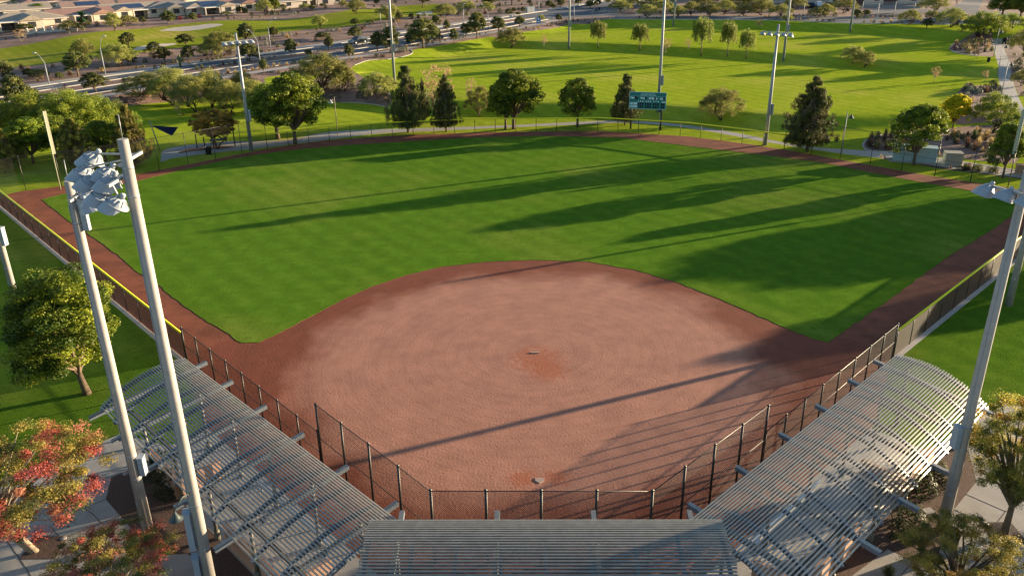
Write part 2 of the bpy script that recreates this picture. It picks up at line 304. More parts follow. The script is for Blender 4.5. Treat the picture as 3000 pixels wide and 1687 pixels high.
gp=resamp(gp,.6,.04,3,True)
skin=[(-5.2,-6.9),(-12.4,.6),(-25.3,14.2),(-24.,17.),(-19,19.5),(-10,40),(10,40),(19,19.5),(24,17),(25.5,14.2),(12.5,.5),(5.2,-6.9)]
q=.70711
def sn(sg,s,n): return (sg*(s+n)*q,(s-n)*q)
REG=[('outfield_grass',gp,GR),('infield_dirt',skin,DIRT),('warning_track',fence_in,TRACK)]
def reg(n,P,m): REG.append((n,P,MATS[m] if isinstance(m,str) else m))
# foreground
reg('mow_strip',[(-25.3,14.2),(-63.5,54.6),(-63.75,54.3),(-25.55,13.9)],'sidewalk')
reg('mow_strip',[(25.5,14.2),(61.5,50.4),(61.75,50.1),(25.75,13.9)],'sidewalk')
for sg in (-1,1): reg('dugout_floor',[sn(sg,-.2,10.9),sn(sg,18.2,10.9),sn(sg,18.2,15.2),sn(sg,1.8,15.2)],'concrete')
reg('dugout_floor',[(-7.9,-9.4),(7.9,-9.4),(10.5,-12.5),(9,-18),(-9,-18),(-10.5,-12.5)],'concrete')
reg('infield_dirt',[(-25.4,14.2),(-12.4,.6),(-5,-6.8),(5,-6.8),(12.4,.6),(25.6,14.2),(20.6,5),(7.6,-7.9),(8.2,-9.7),(-8.2,-9.7),(-7.6,-7.9),(-20.6,5)],TRACK)
reg('planting_bed',pts('W1',(1400,200),(1620,110))+[(-21.6,2.0),(-16.5,-1.6),(-12.6,-8.6),(-13,-12)]+pts('W1',(2600,1280),(2350,1165),(1940,1190),(1660,860),(1330,480)),'gravel_bed')
tgL=pts('W1',(250,1230),(430,945),(860,945),(700,1225))
reg('plaza',pts('V5',(745,570),(480,680),(0,850))+[(-60,-6),(-60,-60),(-5,-60),(-8,-16),(-12,-11),(-16,-3),(-20,2.4)],'concrete')
reg('planting_bed',[(17.0,2.0),(25.5,3.0)]+pts('W8',(705,700),(530,915),(480,1060),(380,1340),(200,1330),(0,1235))+[(12.0,-9.8),(13,-4)],'gravel_bed')
reg('plaza',[(24.2,3.6),(30,8),(60,2),(60,-60),(5,-60),(8,-16),(12,-10),(16,-3)],'concrete')
reg('plaza',[(-14,-5),(14,-5),(18,-3),(50,-60),(-50,-60),(-18,-3)],'concrete')
reg('plaza',[(-60,-60),(60,-60),(60,-90),(-60,-90)],'concrete')
# outfield path
pth =pts('U2',(0,1360),(700,1270),(1240,1220),(1900,1140),(2576,1050))+pts('K2',(300,1005),(700,990),(1200,965),(1700,945),(2100,925))+pts('W3',(1000,1215),(1400,1250),(1811,1285))+pts('K3',(300,1010),(600,1068),(850,1110),(1200,1160),(1500,1195),(1900,1250),(2200,1300),(2576,1345))
pth2=pts('K3',(2576,1290),(2200,1230),(1900,1185),(1550,1148),(1200,1125),(950,1112),(600,1045),(400,1000),(0,940))+pts('K2',(2300,915),(2000,910),(1700,925),(1200,950),(700,965),(0,985))+pts('U2',(2200,990),(1900,1065),(1400,1110),(900,1095),(300,1150),(0,1200))+pts('U1',(2430,1250),(2430,1420))
mid=pts('W6',(150,1060),(400,985),(900,925),(1300,925),(1350,950),(1000,1000),(500,1040),(200,1085))
reg('sand_bed',mid,'gravel_bed')
reg('park_path',smooth(pth)+smooth(pth2),'sidewalk')
reg('planting_bed',smooth(pts('W4',(210,935),(140,880),(140,810),(240,750),(600,650),(900,600),(1300,620),(1700,560),(2415,560),(2415,1120),(1900,1080),(1100,1000),(620,945)),1),'desert_gravel')
reg('planting_bed',pts('W4',(420,1020),(640,1030),(1000,1090),(1500,1150),(2100,1230),(2415,1290),(2415,1330),(1800,1250),(1200,1180),(820,1100),(400,1040)),'gravel_bed')
# right-hand walk and beds
reg('park_path',pts('T6',(2095,540),(2130,800),(2200,1200),(2220,1448))+pts('W4',(2080,180),(2250,330),(2415,620),(2415,330),(2330,160),(2280,10))+pts('T6',(2480,1448),(2390,1150),(2320,850),(2250,540)),'sidewalk')
reg('planting_bed',smooth(pts('T6',(2095,560),(1760,560),(1560,640),(1450,720),(1480,780),(1700,830),(1900,850),(2125,860)),1),'desert_gravel')
reg('planting_bed',pts('T6',(2260,540),(2576,500),(2576,1448),(2490,1448),(2390,1150),(2320,850)),'desert_gravel')
reg('planting_bed',pts('T6',(2215,1300),(1900,1290),(1640,1320),(1560,1420))+pts('W4',(1530,190),(1500,330),(1450,560),(1700,540),(2050,520),(2250,330),(2080,180)),'desert_gravel')
# roads
def strip(L,d0,d1): return offset(L,d0)+offset(L,d1)[::-1]
RMs=smooth([tuple(p) for p in RM],2); RMs=resamp(RMs,4)
seg=lambda y0,y1:[p for p in RMs if y0<=p[1]<=y1]
reg('sidewalk',strip(seg(-40,208),0,2.3),'sidewalk')
reg('road_median',strip(seg(-40,206),9.3,14.3),'desert_gravel'); reg('road_median',strip(seg(262,390),9.3,14.3),'desert_gravel')
reg('boulevard',strip(seg(-40,206),4.3,19),'asphalt')
ER=pts('T4',(1480,292),(2576,300))+pts('T5',(1500,316),(2576,360))+pts('T6',(700,362),(1400,378))+[(112,187),(150,176),(220,160)]
ER2=pts('T4',(1500,240),(2576,248))+pts('T5',(1500,262),(2576,262))+pts('T6',(600,285),(1280,290))+[(115,196),(150,186),(220,172)]
reg('boulevard',offset(seg(204,215),4.3)+[(26,216)]+ER+ER2[::-1]+[(30,228),(40,247)]+offset(seg(262,390),4.3)+offset(seg(204,390),19)[::-1],'asphalt')
reg('sidewalk',strip(seg(-40,390),19,22.3),'sidewalk')
reg('side_road',pts('T6',(1490,150),(1660,0))+[(190,330),(214,328)]+pts('T6',(1960,0),(1880,160))+[(139,207),(126,201)],'asphalt')
reg('side_road',pts('T6',(250,205),(1300,205),(1500,150),(1000,140),(300,130)),'asphalt')
# lawns
reg('golf_bunker',smooth(pts('T2',(-60,470),(-200,475),(0,420),(400,390),(560,360),(790,365),(790,385),(600,425),(300,470)),2,True),'sand')
reg('golf_bunker',smooth(pts('T1',(2010,770),(2030,720),(2240,680),(2576,655),(2700,660),(2576,690),(2230,740)),2,True),'sand')
reg('golf_bunker',smooth(pts('T3',(1110,210),(1200,180),(1380,170),(1380,215),(1200,225)),2,True),'sand')
GA=smooth(pts('T1',(-600,830),(0,735),(600,640),(900,580),(1500,480),(2100,440),(2576,385))+pts('T2',(300,350),(900,308),(1400,318),(1900,290),(2300,220),(2576,180))+pts('T3',(300,140),(800,95),(1300,65),(1500,60),(1700,190),(1200,250),(900,270))+pts('T3',(0,420))+pts('T2',(2200,430),(1700,490),(1300,560),(700,640),(0,740))+pts('T1',(2100,810),(1300,890),(600,980),(200,1020),(-600,1100)),2,True)
reg('golf_fairway',GA,GR3)
dz=smooth(pts('U1',(-300,850),(0,790),(300,730),(1000,690),(2000,560),(2576,480))+pts('U2',(700,400),(1900,330),(2230,500),(2576,522))+pts('K2',(100,775),(260,790),(370,815),(395,700))+pts('T3',(130,1060),(170,995),(380,915),(700,900),(1000,845),(1085,800),(1050,755),(1500,690),(2050,590),(2280,550),(2350,590))+pts('T4',(0,500),(250,480),(640,430),(900,360),(1100,370),(1400,350),(1430,300)),1)
park=dz+[(24,209)]+ER+[(300,150),(400,100),(400,-80),(-400,-80),(-400,20)]
gb=smooth(pts('U2',(1390,160),(1500,125),(1900,95),(2100,60),(2300,110),(2000,260),(1500,270)),1,True)
reg('park_lawn',gb,GR2)
GR4=grassmat('side_turf',(.068,.140,.013),(.11,.19,.018),(.19,.22,.04),.4)
reg('side_lawn',[(-300,-80),(300,-80),(300,20),(120,48),(62,50),(0,40),(-63,55),(-90,60),(-300,40)],GR4)
reg('park_lawn',[p for p in park],GR2)
# triangulate everything as one seamless sheet
V=[];E=[]
def addloop(P):
    i=len(V); V.extend([Vector((float(a),float(b))) for a,b in P]); E.extend([(i+k,i+(k+1)%len(P)) for k in range(len(P))])
for n,P,m in REG: addloop(resamp(P,4,0,1,True) if len(P)<60 else P)
pl=[]
for x in np.arange(-160,181,5.): 
    for y in np.arange(-45,331,5.): pl.append((x+R.uniform(-.3,.3),y+R.uniform(-.3,.3)))
for L,ww,x0,x1 in ((LA,5.5,-112,110),(LB,4,-32,130),(LC,6.5,-8,150)):
    for x in np.arange(x0,x1,2.2):
        y=float(np.interp(x,L[:,0],L[:,1]))
        for k in range(7): pl.append((x,y+ww*k/6))
for p in resamp([tuple(a) for a in RD[1:-1]],3):
    pass
for d in (0,2,4,6,8,9.5): 
    pl+= [p for p in offset(resamp([tuple(a) for a in RD],3),-d) if -160<p[0]<180]
for d in np.arange(-30,-90,-12): pl+=[p for p in offset(resamp([tuple(a) for a in RD],9),-d) if -160<p[0]<120]
for x in np.arange(-3000,3001,150.):
    for y in np.arange(-600,4201,150.):
        if not(-190<x<210 and -70<y<360): pl.append((x,y))
for x in np.arange(-400,401,25.):
    for y in np.arange(-100,600,25.):
        if not(-165<x<185 and -50<y<335): pl.append((x,y))
V+= [Vector((float(a),float(b))) for a,b in pl]
vo,eo,fo,_,_,_=delaunay_2d_cdt(V,E,[],0,1e-3)
vo=np.array([tuple(v) for v in vo]); fo=np.array([tuple(f) for f in fo])
cen=vo[fo].mean(1); own=np.full(len(fo),-1)
def inside(P,X,Y):
    P=np.array(P,float); c=np.zeros(len(X),bool); j=len(P)-1
    for i in range(len(P)):
        xi,yi=P[i];xj,yj=P[j]
        if yi!=yj: c^=((yi>Y)!=(yj>Y))&(X<(xj-xi)*(Y-yi)/(yj-yi)+xi)
        j=i
    return c
for i,(n,P,m) in enumerate(REG):
    un=own<0; k=np.where(un)[0]; own[k[inside(P,cen[k,0],cen[k,1])]]=i
vz=H(vo[:,0],vo[:,1])
def sheet(name,sel,m):
    f=fo[sel]; u,inv=np.unique(f,return_inverse=True); me=bpy.data.meshes.new(name)
    me.from_pydata(np.column_stack([vo[u],vz[u]]).tolist(),[],inv.reshape(-1,3).tolist()); me.materials.append(m); me.polygons.foreach_set('use_smooth',[True]*len(me.polygons)); me.update()
    if me.polygons and sum(p.normal.z for p in me.polygons)<0: me.flip_normals()
    o=bpy.data.objects.new(name,me); COL.objects.link(o); o['kind']='structure'; return o
for i,(n,P,m) in enumerate(REG):
    k=np.where(own==i)[0]
    if len(k): sheet(n,k,m)
sheet('desert_ground',np.where(own<0)[0],MATS['desert_gravel'])
# kerbs
def kerb(L,d,name='kerb',w_=.32,h_=.13,m='kerb'):
    L=offset(L,d) if d else L; mb=MB(); P=[Vector((a,b,float(H(a,b))+h_/2-.02)) for a,b in L]
    for a,b in zip(P[:-1],P[1:]): mb.bar(a,b,w_,h_+.04)
    o=mb.build(name,m); o['kind']='structure'; return o
kerb(seg(-40,206),4.3); kerb(seg(-40,206),9.3); kerb(seg(-40,206),14.3); kerb(seg(-40,390),19); kerb(seg(262,390),9.3); kerb(seg(262,390),14.3)
kerb(resamp(ER,4),0); kerb(resamp(ER2,4),0); kerb(smooth(pts('W4',(620,945),(210,935),(140,880),(140,810),(240,750),(400,700)),2),0,'kerb',.25,.06)
kerb(smooth(pts('K2',(0,775),(100,775),(260,790),(370,815)),1),0,'kerb',.25,.06); kerb(smooth(pts('U1',(0,790),(120,745),(300,705),(600,680)),2),0,'kerb',.25,.06)
kerb(smooth(pts('T3',(200,985),(380,915),(560,900)),1),0,'kerb',.25,.06); kerb(smooth(pts('T3',(700,900),(1000,845),(1085,800),(1050,755)),2),0,'kerb',.25,.06)
kerb(smooth(pts('T6',(1560,640),(1450,720),(1480,780),(1700,830),(1900,850)),2),0,'kerb',.25,.06)
kerb(gp+gp[:1],0,'turf_edge',.05,.02,GR)
mb=MB()
for d in (6.8,16.6):
    L=offset(resamp(seg(60,205),3),d)
    for a,b in list(zip(L[:-1],L[1:]))[::3]:
        a=Vector((*a,float(H(*a))+.03)); b=Vector((*b,float(H(*b))+.03)); mb.bar(a,b,.14,.01)
o=mb.build('road_markings','road_paint'); o['kind']='structure'
# plaza joints
mb=MB()
def joint(k,*P):
    L=[at(k,*p) for p in P]
    for a,b in zip(L[:-1],L[1:]): mb.bar((a.x,a.y,.006),(b.x,b.y,.006),.035,.006)
joint('W1',(1330,480),(640,760)); joint('W1',(860,945),(1240,790),(1900,530)); joint('W1',(640,830),(740,940)); joint('W1',(250,1230),(390,1447)); joint('W1',(1160,660),(1300,800)); joint('W1',(0,880),(250,1230)); joint('W1',(640,330),(1160,660))
joint('W8',(530,925),(740,1022)); joint('W8',(620,800),(940,940)); joint('W8',(760,1160),(860,1190),(1079,1290)); joint('W8',(940,930),(870,1020)); joint('W8',(1079,1250),(980,1449)); joint('W8',(200,1330),(100,1449))
o=mb.build('paving_joints','grate'); o['kind']='structure'
for P,nm,lb in ((tgL,'tree_grate','dark square planting pit under the red autumn tree'),(pts('W8',(740,1022),(975,1022),(1079,1150),(1079,1190),(860,1188)),'tree_grate','brown slotted tree grate around the trunk right of tall pole')):
    mb=MB(); cx=sum(p[0] for p in P)/len(P); cy=sum(p[1] for p in P)/len(P)
    mb.poly([(a,b,.02) for a,b in P]); n_=len(P)
    for i in range(n_):
        a,b=P[i],P[(i+1)%n_]; mb.quad((a[0],a[1],-.01),(b[0],b[1],-.01),(b[0],b[1],.02),(a[0],a[1],.02))
    if 'slotted' in lb:
        for a_ in range(28):
            t=a_/28*2*PI; mb.bar((cx+.3*math.cos(t),cy+.3*math.sin(t),.026),(cx+.85*math.cos(t),cy+.85*math.sin(t),.026),.02,.006)
    tag(mb.build(nm,'grate' if 'slotted' in lb else 'gravel_bed'),lb,'tree grate')
# plates
mb=MB(); hp=at('V6',1226,857); x,y=hp.x,hp.y
P=[(-.26,.22),(.26,.22),(.26,-.05),(0,-.3),(-.26,-.05)]; mb.poly([(x+a,y+b,.03) for a,b in P][::-1])
for i in range(5): a,b=P[i],P[(i+1)%5]; mb.quad((x+a[0],y+a[1],0),(x+b[0],y+b[1],0),(x+b[0],y+b[1],.03),(x+a[0],y+a[1],.03))
tag(mb.build('home_plate','plate_white'),'dusty white home plate set in scuffed red dirt','home plate')
tag(MB().box((0,15.24,.025),(.62,.16,.05)).build('pitching_rubber','plate_white'),'white pitching rubber in the middle of the infield','pitching plate')
# ---------------------------------------------------------------- fences
def panel(P,z0,z1,m,parent,name='mesh_panel',drop=0):
    me=bpy.data.meshes.new(name); v=[];f=[];uv=[];u=0
    for a,b in zip(P[:-1],P[1:]):
        i=len(v); ha=float(H(*a));hb=float(H(*b)); L=math.dist(a,b); v+=[(a[0],a[1],ha+z0),(b[0],b[1],hb+z0),(b[0],b[1],hb+z1),(a[0],a[1],ha+z1)]; f.append((i,i+1,i+2,i+3)); uv+=[(u,z0),(u+L,z0),(u+L,z1),(u,z1)]; u+=L
    me.from_pydata(v,[],f); l=me.uv_layers.new(name='UVMap'); l.data.foreach_set('uv',np.array(uv,dtype=float).ravel()); me.materials.append(MATS[m]); me.update()
    o=bpy.data.objects.new(name,me); COL.objects.link(o); o.parent=parent; return o
def fence(name,label,P,h,step,mm,cap=None,mid=None,rp=.04,pm='black_vinyl',group=None,rails=True):
    t=thing(name,label,'fence',(0,0,0),0,group)
    L=[]; tot=sum(math.dist(a,b) for a,b in zip(P[:-1],P[1:])); n=max(1,round(tot/step))
    for k in range(n+1):
        d=tot*k/n
        for a,b in zip(P[:-1],P[1:]):
            s=math.dist(a,b)
            if d<=s+1e-6: L.append((a[0]+(b[0]-a[0])*d/s,a[1]+(b[1]-a[1])*d/s)); break
            d-=s
    for p in L:
        z=float(H(*p)); mb=MB().tube([(p[0],p[1],z-.1),(p[0],p[1],z+h+.05)],rp,8).lathe([(rp*1.25,0),(rp*1.25,.05),(.005,.1)],8,Matrix.Translation((p[0],p[1],z+h+.03))); mb.build('post',pm,t)
    F_=[(a[0],a[1],float(H(*a))+h) for a in P]
    MB().tube(F_,.025,6).build('top_rail',pm,t)
    if mid:
        for z_ in mid: MB().tube([(a[0],a[1],float(H(*a))+z_) for a in P],.022,6).build('mid_rail',pm,t)
    panel(P,.02,h,mm,t)
    if cap: MB().tube([(a[0],a[1],a[2]+.03) for a in F_],.085,8).build('yellow_cap',cap,t)
    return t
fence('backstop_fence','tall black chain link backstop panel straight behind home plate',[(-5.2,-6.85),(5.2,-6.9)],4.4,2.6,'chain_link',rp=.07)
fence('backstop_fence','tall black chain link backstop wing beside the shaded left dugout roof',[(-5.2,-6.85),(-12.4,.9)],4.4,2.65,'chain_link',mid=[2.2],rp=.065)
fence('backstop_fence','tall black chain link backstop wing beside the bright right dugout roof',[(5.2,-6.9),(12.6,.6)],4.4,2.65,'chain_link',mid=[2.2],rp=.065)
fence('dugout_fence','black chain link dugout fence in front of the shaded left dugout roof',[(-12.5,.98),(-25.3,14.3)],2.6,2.3,'chain_link',mid=[1.2],rp=.055)
fence('dugout_fence','black chain link dugout fence in front of the bright right dugout roof',[(12.7,.7),(25.5,14.2)],2.7,2.3,'chain_link',mid=[1.3],rp=.055)
fence('sideline_fence','dark screened sideline fence with yellow cap along the left foul line',[(-25.4,14.4),(-63.5,54.6)],2.1,2.9,'windscreen','yellow_cap')
fence('sideline_fence','dark screened sideline fence with yellow cap along the right foul line',[(25.7,14.4),(61.5,50.4)],2.1,2.9,'windscreen','yellow_cap')
# taller end posts of the dugout fences
fence('outfield_fence','low black outfield fence with yellow cap behind centre field',ofl[5:13],2.0,3.05,'chain_far','yellow_cap')
fence('outfield_fence','tall black chain link outfield fence in front of the left field pines',ofl[0:6],4.2,4.1,'chain_far',mid=[2.1])
fence('outfield_fence','tall black chain link outfield fence in front of the large right field pine',ofl[12:],4.25,4.1,'chain_far',mid=[2.1])
# foul poles
for (b,h,sg,lb) in (((-56.9,57.9),9.4,1,'yellow foul pole with long wing panel rising behind left light pole'),((55.7,55.9),9.0,-1,'pale yellow foul pole with wing panel at the right field corner')):
    t=thing('foul_pole',lb,'foul pole',(b[0],b[1],0)); MB().tube([(0,0,-.1),(0,0,h)],.06,10).build('pole','foul_yellow',t)
    ang=PI/4 if sg>0 else PI*.75; M_=Matrix.Rotation(ang,4,'Z')
    MB().box((.21,0,h-2.55),(.30,.05,5.1),0,M_).build('wing_panel','foul_yellow',t)
# ---------------------------------------------------------------- pavilions
def arc_z(n,n0,top,Rr=6.8): return top-Rr+math.sqrt(max(.1,Rr*Rr-(n-n0)**2))
def pavilion(label,fr,s0,s1,na,nb,n0,top,beams,posts,taper=0):
    # fr(s,n,z)->world ; built in place, empty at origin of its floor
    t=thing('shade_pavilion',label,'pavilion',(0,0,0),0,'slatted shade roofs round the backstop')
    mb=MB(); N=int((nb-na)/.158)
    for i in range(N+1):
        n=na+(nb-na)*i/N; z=arc_z(n,n0,top); dz=arc_z(n+.05,n0,top)-z; up=Vector(fr(0,-dz,.05))-Vector(fr(0,0,0))
        a,b=Vector(fr(s0+taper*(n-na),n,z)),Vector(fr(s1-.0*(n-na),n,z)); j=R.uniform(-.05,.05); d=(b-a).normalized()*j
        mb.bar(a+d,b+d,.076,.06,up.normalized())
    mb.build('slats','slat',t)
    k=int((s1-s0)/1.87)
    for i in range(k+1):
        s=s0+.25+(s1-s0-.5)*i/k; m2=MB(); st=s
        P=[(max(st,s0+taper*(nb-na)*j/14),na-.06+(nb-na+.12)*j/14) for j in range(15)]
        for (a,b) in zip(P[:-1],P[1:]): m2.bar(fr(a[0],a[1],arc_z(a[1],n0,top)-.13),fr(b[0],b[1],arc_z(b[1],n0,top)-.13),.13,.2)
        m2.build('rib','rib',t)
    for s in beams:
        z=3.75 if fr is not frM else 4.35; ze=2.9 if fr is not frM else 3.3; m2=MB(); 
        m2.bar(fr(s-.09,na-1.15,z),fr(s-.09,nb+.9,ze),.05,.2).bar(fr(s+.09,na-1.15,z+.004),fr(s+.09,nb+.5,ze+.07),.05,.2); m2.build('cross_beam','rib',t)
        m2=MB(); m2.bar(fr(s,na-1.15,z+.115),fr(s,nb+.9,ze+.115),.22,.02); m2.build('beam_cap','slat',t)
    for s in beams:
        for n in posts:
            MB().tube([fr(s,n,-.05),fr(s,n,arc_z(n,n0,top)-.3)],.09,10).lathe([(.16,0),(.16,.5),(.1,.56)],8,Matrix.Translation(fr(s,n,0))).build('column','beam_tan',t)
    for n in (na+1.0,nb-.9):
        z=arc_z(n,n0,top)-.26; MB().bar(fr(s0-.12,n,z),fr(s1+.05,n,z),.13,.2).build('long_beam','beam_tan',t)
    return t
frR=lambda s,n,z:(q*(s+n),q*(s-n),z); frL=lambda s,n,z:(-q*(s+n),q*(s-n),z); frM=lambda s,n,z:(s,-n,z)
pavilion('long curved slatted shade roof over the left dugout, mostly in blue shade',frL,-2.2,20.2,10.85,16.1,12.1,4.4,[-.1,4.0,8.2,12.2,16.2,19.6],(11.8,15.2),.0)
pavilion('long curved slatted shade roof over the right dugout, glaring silver in sun',frR,-2.2,20.2,11.0,16.4,12.2,4.5,[-.1,4.0,8.2,12.2,16.2,19.6],(11.9,15.4),.0)
pavilion('wide blue-grey slatted shade roof directly behind the backstop',frM,-7.6,7.8,9.5,16.2,10.8,4.95,[float(atz('V6',x_,1067,3.6)[0]) for x_ in (397,968,1545,2122)],(10.4,15.0))
# dugout walls, benches and bleachers below the roofs
for sg,fr,nm in ((-1,frL,'left'),(1,frR,'right')):
    lamp='left' if sg<0 else 'right'
    for j,(a,b) in enumerate(((1.2,7.5),(12.5,16.8))):
        mb=MB(); mb.bar(fr(a,15.0,.6),fr(b,15.0,.6),.2,1.2); mb.bar(fr(a,15.0,1.23),fr(b,15.0,1.23),.26,.07)
        tag(mb.build('block_wall','block_pink'),'low pinkish block wall at the back of the %s dugout, %s end'%(nm,('plate','outfield')[j]),'wall')
        mb=MB(); mb.bar(fr(a+.4,12.6+j*.02,.6),fr(a+.4,15.3,.6),.2,1.2); tag(mb.build('block_wall','block_pink'),'short pinkish cross wall inside the %s dugout, %s end'%(nm,('plate','outfield')[j]),'wall')
    for j,(a,b,n) in enumerate(((2.5,7.3,14.6),(13,16.6,14.6),(3.4,10.5,11.6))):
        t=thing('bench','long aluminium bench under the %s dugout roof, %s'%(nm,('back row near the plate','back row near the outfield','front row')[j]),'bench')
        MB().bar(fr(a,n,.46),fr(b,n,.46),.3,.04).build('seat','aluminium',t); MB().bar(fr(a,n+.26,.8),fr(b,n+.26,.8),.04,.2).build('backrest','aluminium',t)
        for s in (a+.3,(a+b)/2,b-.3):
            MB().bar(fr(s,n,0),fr(s,n,.44),.06,.06).build('leg','steel_grey',t)
for j,n in enumerate((9.6,10.5,11.4)):
    t=thing('bleacher_row',('front','middle','back')[j]+' aluminium bleacher row under the roof behind home plate','bench'); 
    MB().bar((-4.6,-n,.45+.3*j),(4.9,-n,.45+.3*j),.28,.04).build('seat','aluminium',t); MB().bar((-4.6,-n+.35,.2+.3*j),(4.9,-n+.35,.2+.3*j),.3,.03).build('foot_plank','aluminium',t)
    for x in (-4,0,4.4): MB().bar((x,-n,0),(x,-n,.43+.3*j),.06,.06).build('leg','steel_grey',t)
# ---------------------------------------------------------------- sports light poles
def flood(parent,p,aim,tilt=.55,s=1.0):
    # fixture at p, opening points along aim (xy angle) and down
    M_=Matrix.Translation(p)@Matrix.Rotation(aim,4,'Z')@Matrix.Rotation(PI/2+tilt,4,'Y')
    S=lambda L:[(a*s,b*s) for a,b in L]
    mb=MB().lathe(S([(.02,-.26),(.13,-.25),(.21,-.21),(.30,-.09),(.36,0)]),18,M_)
    for k in range(6): a_=PI*k/6+.3; mb.bar(M_@Vector((.18*s*math.cos(a_),.18*s*math.sin(a_),-.27*s)),M_@Vector((.33*s*math.cos(a_),.33*s*math.sin(a_),-.13*s)),.02,.03)
    o=mb.build('floodlight','fixture',parent)
    n_=14; mb=MB(); i=len(mb.v)
    for k in range(n_+1):
        a_=PI+PI*.66*(2*k/n_-1); L_=.06+.34*max(0,math.cos((2*k/n_-1)*PI/2))**.5
        for (r_,z_) in ((.375,0),(.375+.30*L_,L_)): mb.v.append(tuple(M_@Vector((r_*s*math.cos(a_),r_*s*math.sin(a_),z_*s))))
    for k in range(n_): mb.f.append((i+2*k,i+2*k+1,i+2*k+3,i+2*k+2)); mb.sm.append(False)
    v=mb.build('visor','fixture',o); MB().lathe([(.365*s,-.02*s),(.39*s,-.012*s),(.39*s,.012*s),(.365*s,.02*s)],18,M_).build('rim','cabinet_grey',o)
    MB().lathe([(0,.0),(.36*s,.001)],18,M_).build('lens','lens_glass',o)
    MB().lathe(S([(0,-.44),(.07,-.44),(.09,-.41),(.09,-.28),(.05,-.24)]),10,M_).build('lamp_socket','fixture',o)
    return o
def lightpole(label,b,h,r0,r1,arms,cab=None,m='pole_grey',sleeve=None,group=None,spike=False,lean=(0,0)):
    # arms: list of (z, armangle, [offsets], aim, hang, tilt, side)
    t=thing('stadium_light_pole',label,'light pole',b,0,group)
    MB().tube([(0,0,-.2),(lean[0]*.5,lean[1]*.5,h*.5),(lean[0],lean[1],h)],[r0,(r0+r1)/2,r1],20).build('pole',m,t)
    if sleeve:
        for z_ in sleeve: rr=r0+(r1-r0)*z_/h+.012; MB().tube([(0,0,z_),(0,0,z_+.07)],rr,20).build('band','steel_grey',t)
    if m=='pole_concrete':
        for z_,a_ in ((1.0,200),(2.4,240),(h*.45,250)): rr=r0+(r1-r0)*z_/h; MB().box((rr+.004,0,z_),(.02,.13,.26),0,Matrix.Rotation(math.radians(a_),4,'Z')).build('access_plate','steel_grey',t)
        mb=MB(); mb.tube([(math.cos(3.9)*(r0+(r1-r0)*z_/h+.02),math.sin(3.9)*(r0+(r1-r0)*z_/h+.02),z_) for z_ in (.2,h*.3,h*.6,h-1)],.018,6); mb.build('conduit','cabinet_grey',t)
    if spike: MB().tube([(0,0,h),(.02,0,h+.9)],.015,6).build('lightning_rod','steel_grey',t)
    for (z_,aa,offs,aim,hang,tilt,out) in arms:
        dx,dy=math.cos(aa),math.sin(aa); ox,oy=math.cos(aim)*out,math.sin(aim)*out; e0,e1=min(offs)-.2,max(offs)+.2
        A=MB(); A.bar((ox+dx*e0,oy+dy*e0,z_),(ox+dx*e1,oy+dy*e1,z_),.1,.1); A.bar((0,0,z_),(ox,oy,z_),.09,.09); o=A.build('crossarm','steel_grey',t)
        for f_ in offs: 
            p=Vector((ox*1.0+dx*f_+math.cos(aim)*.12,oy*1.0+dy*f_+math.sin(aim)*.12,z_-hang)); flood(t,p,aim+R.uniform(-.2,.2),tilt+R.uniform(-.08,.08),1.0 if m=='pole_concrete' else .95)
            MB().bar((ox+dx*f_,oy+dy*f_,z_),p-Vector((math.cos(aim)*.18,math.sin(aim)*.18,-.1)),.05,.05).build('bracket','steel_grey',t)
    if cab:
        for (z_,hh,ang,w_) in cab:
            rr=r0+(r1-r0)*z_/h; M_=Matrix.Rotation(ang,4,'Z'); MB().box((rr+.17,0,z_+hh/2),(.26,w_,hh),0,M_).box((rr+.17,0,z_+hh+.02),(.32,w_+.05,.03),0,M_).build('control_cabinet','cabinet_grey',t)
            MB().box((rr+.02,0,z_+.25),(.14,.12,.06),0,M_).box((rr+.02,0,z_+hh-.2),(.14,.12,.06),0,M_).build('cabinet_bracket','steel_grey',t)
    return t
bA=at('Z',537,1500); topA=hgt(bA,'Z',286,350)
a_dir=math.radians(118)
tA=lightpole('tallest near concrete light pole with a thick cluster of white floodlights on its left',bA,topA,.275,.19,
 [],cab=[(3.0,2.0,math.radians(200),.5),(.9,1.6,math.radians(200),.5)],m='pole_concrete',sleeve=[2.9,5.3,topA-1.1,topA-2.2],spike=True)
bB=at('W1',1890,975); topB=hgt(bB,'V4',360,260)
tB=lightpole('near concrete light pole in the gravel bed with three floodlights facing the field',bB,topB,.27,.175,[],cab=[(4.0,1.0,math.radians(5),.42),(topB-2.2,1.2,math.radians(0),.22)],m='pole_concrete',sleeve=[3.8,5.1,topB-.9,topB-1.9],spike=True)
def headset(t,b,items,aim,s,tilt):
    # lamp heads hung on stubs from two cross arms clamped to the pole
    P=[]
    C['W2']=(150,400,5.797)
    for (x,y,k) in items:
        d=ray(*src('W2',x,y)); tt=(b[1]+k-CAM[1])/d[1]; P.append(Vector(CAM+d*tt)-Vector(b))
    return P
C['W2']=(150,400,5.797)
PA=headset(tA,bA,[(720,400,1.7),(560,640,1.1),(960,650,.7),(690,800,.45),(1010,800,0),(870,1040,-.3),(1125,1160,-.8)],0,1,1)
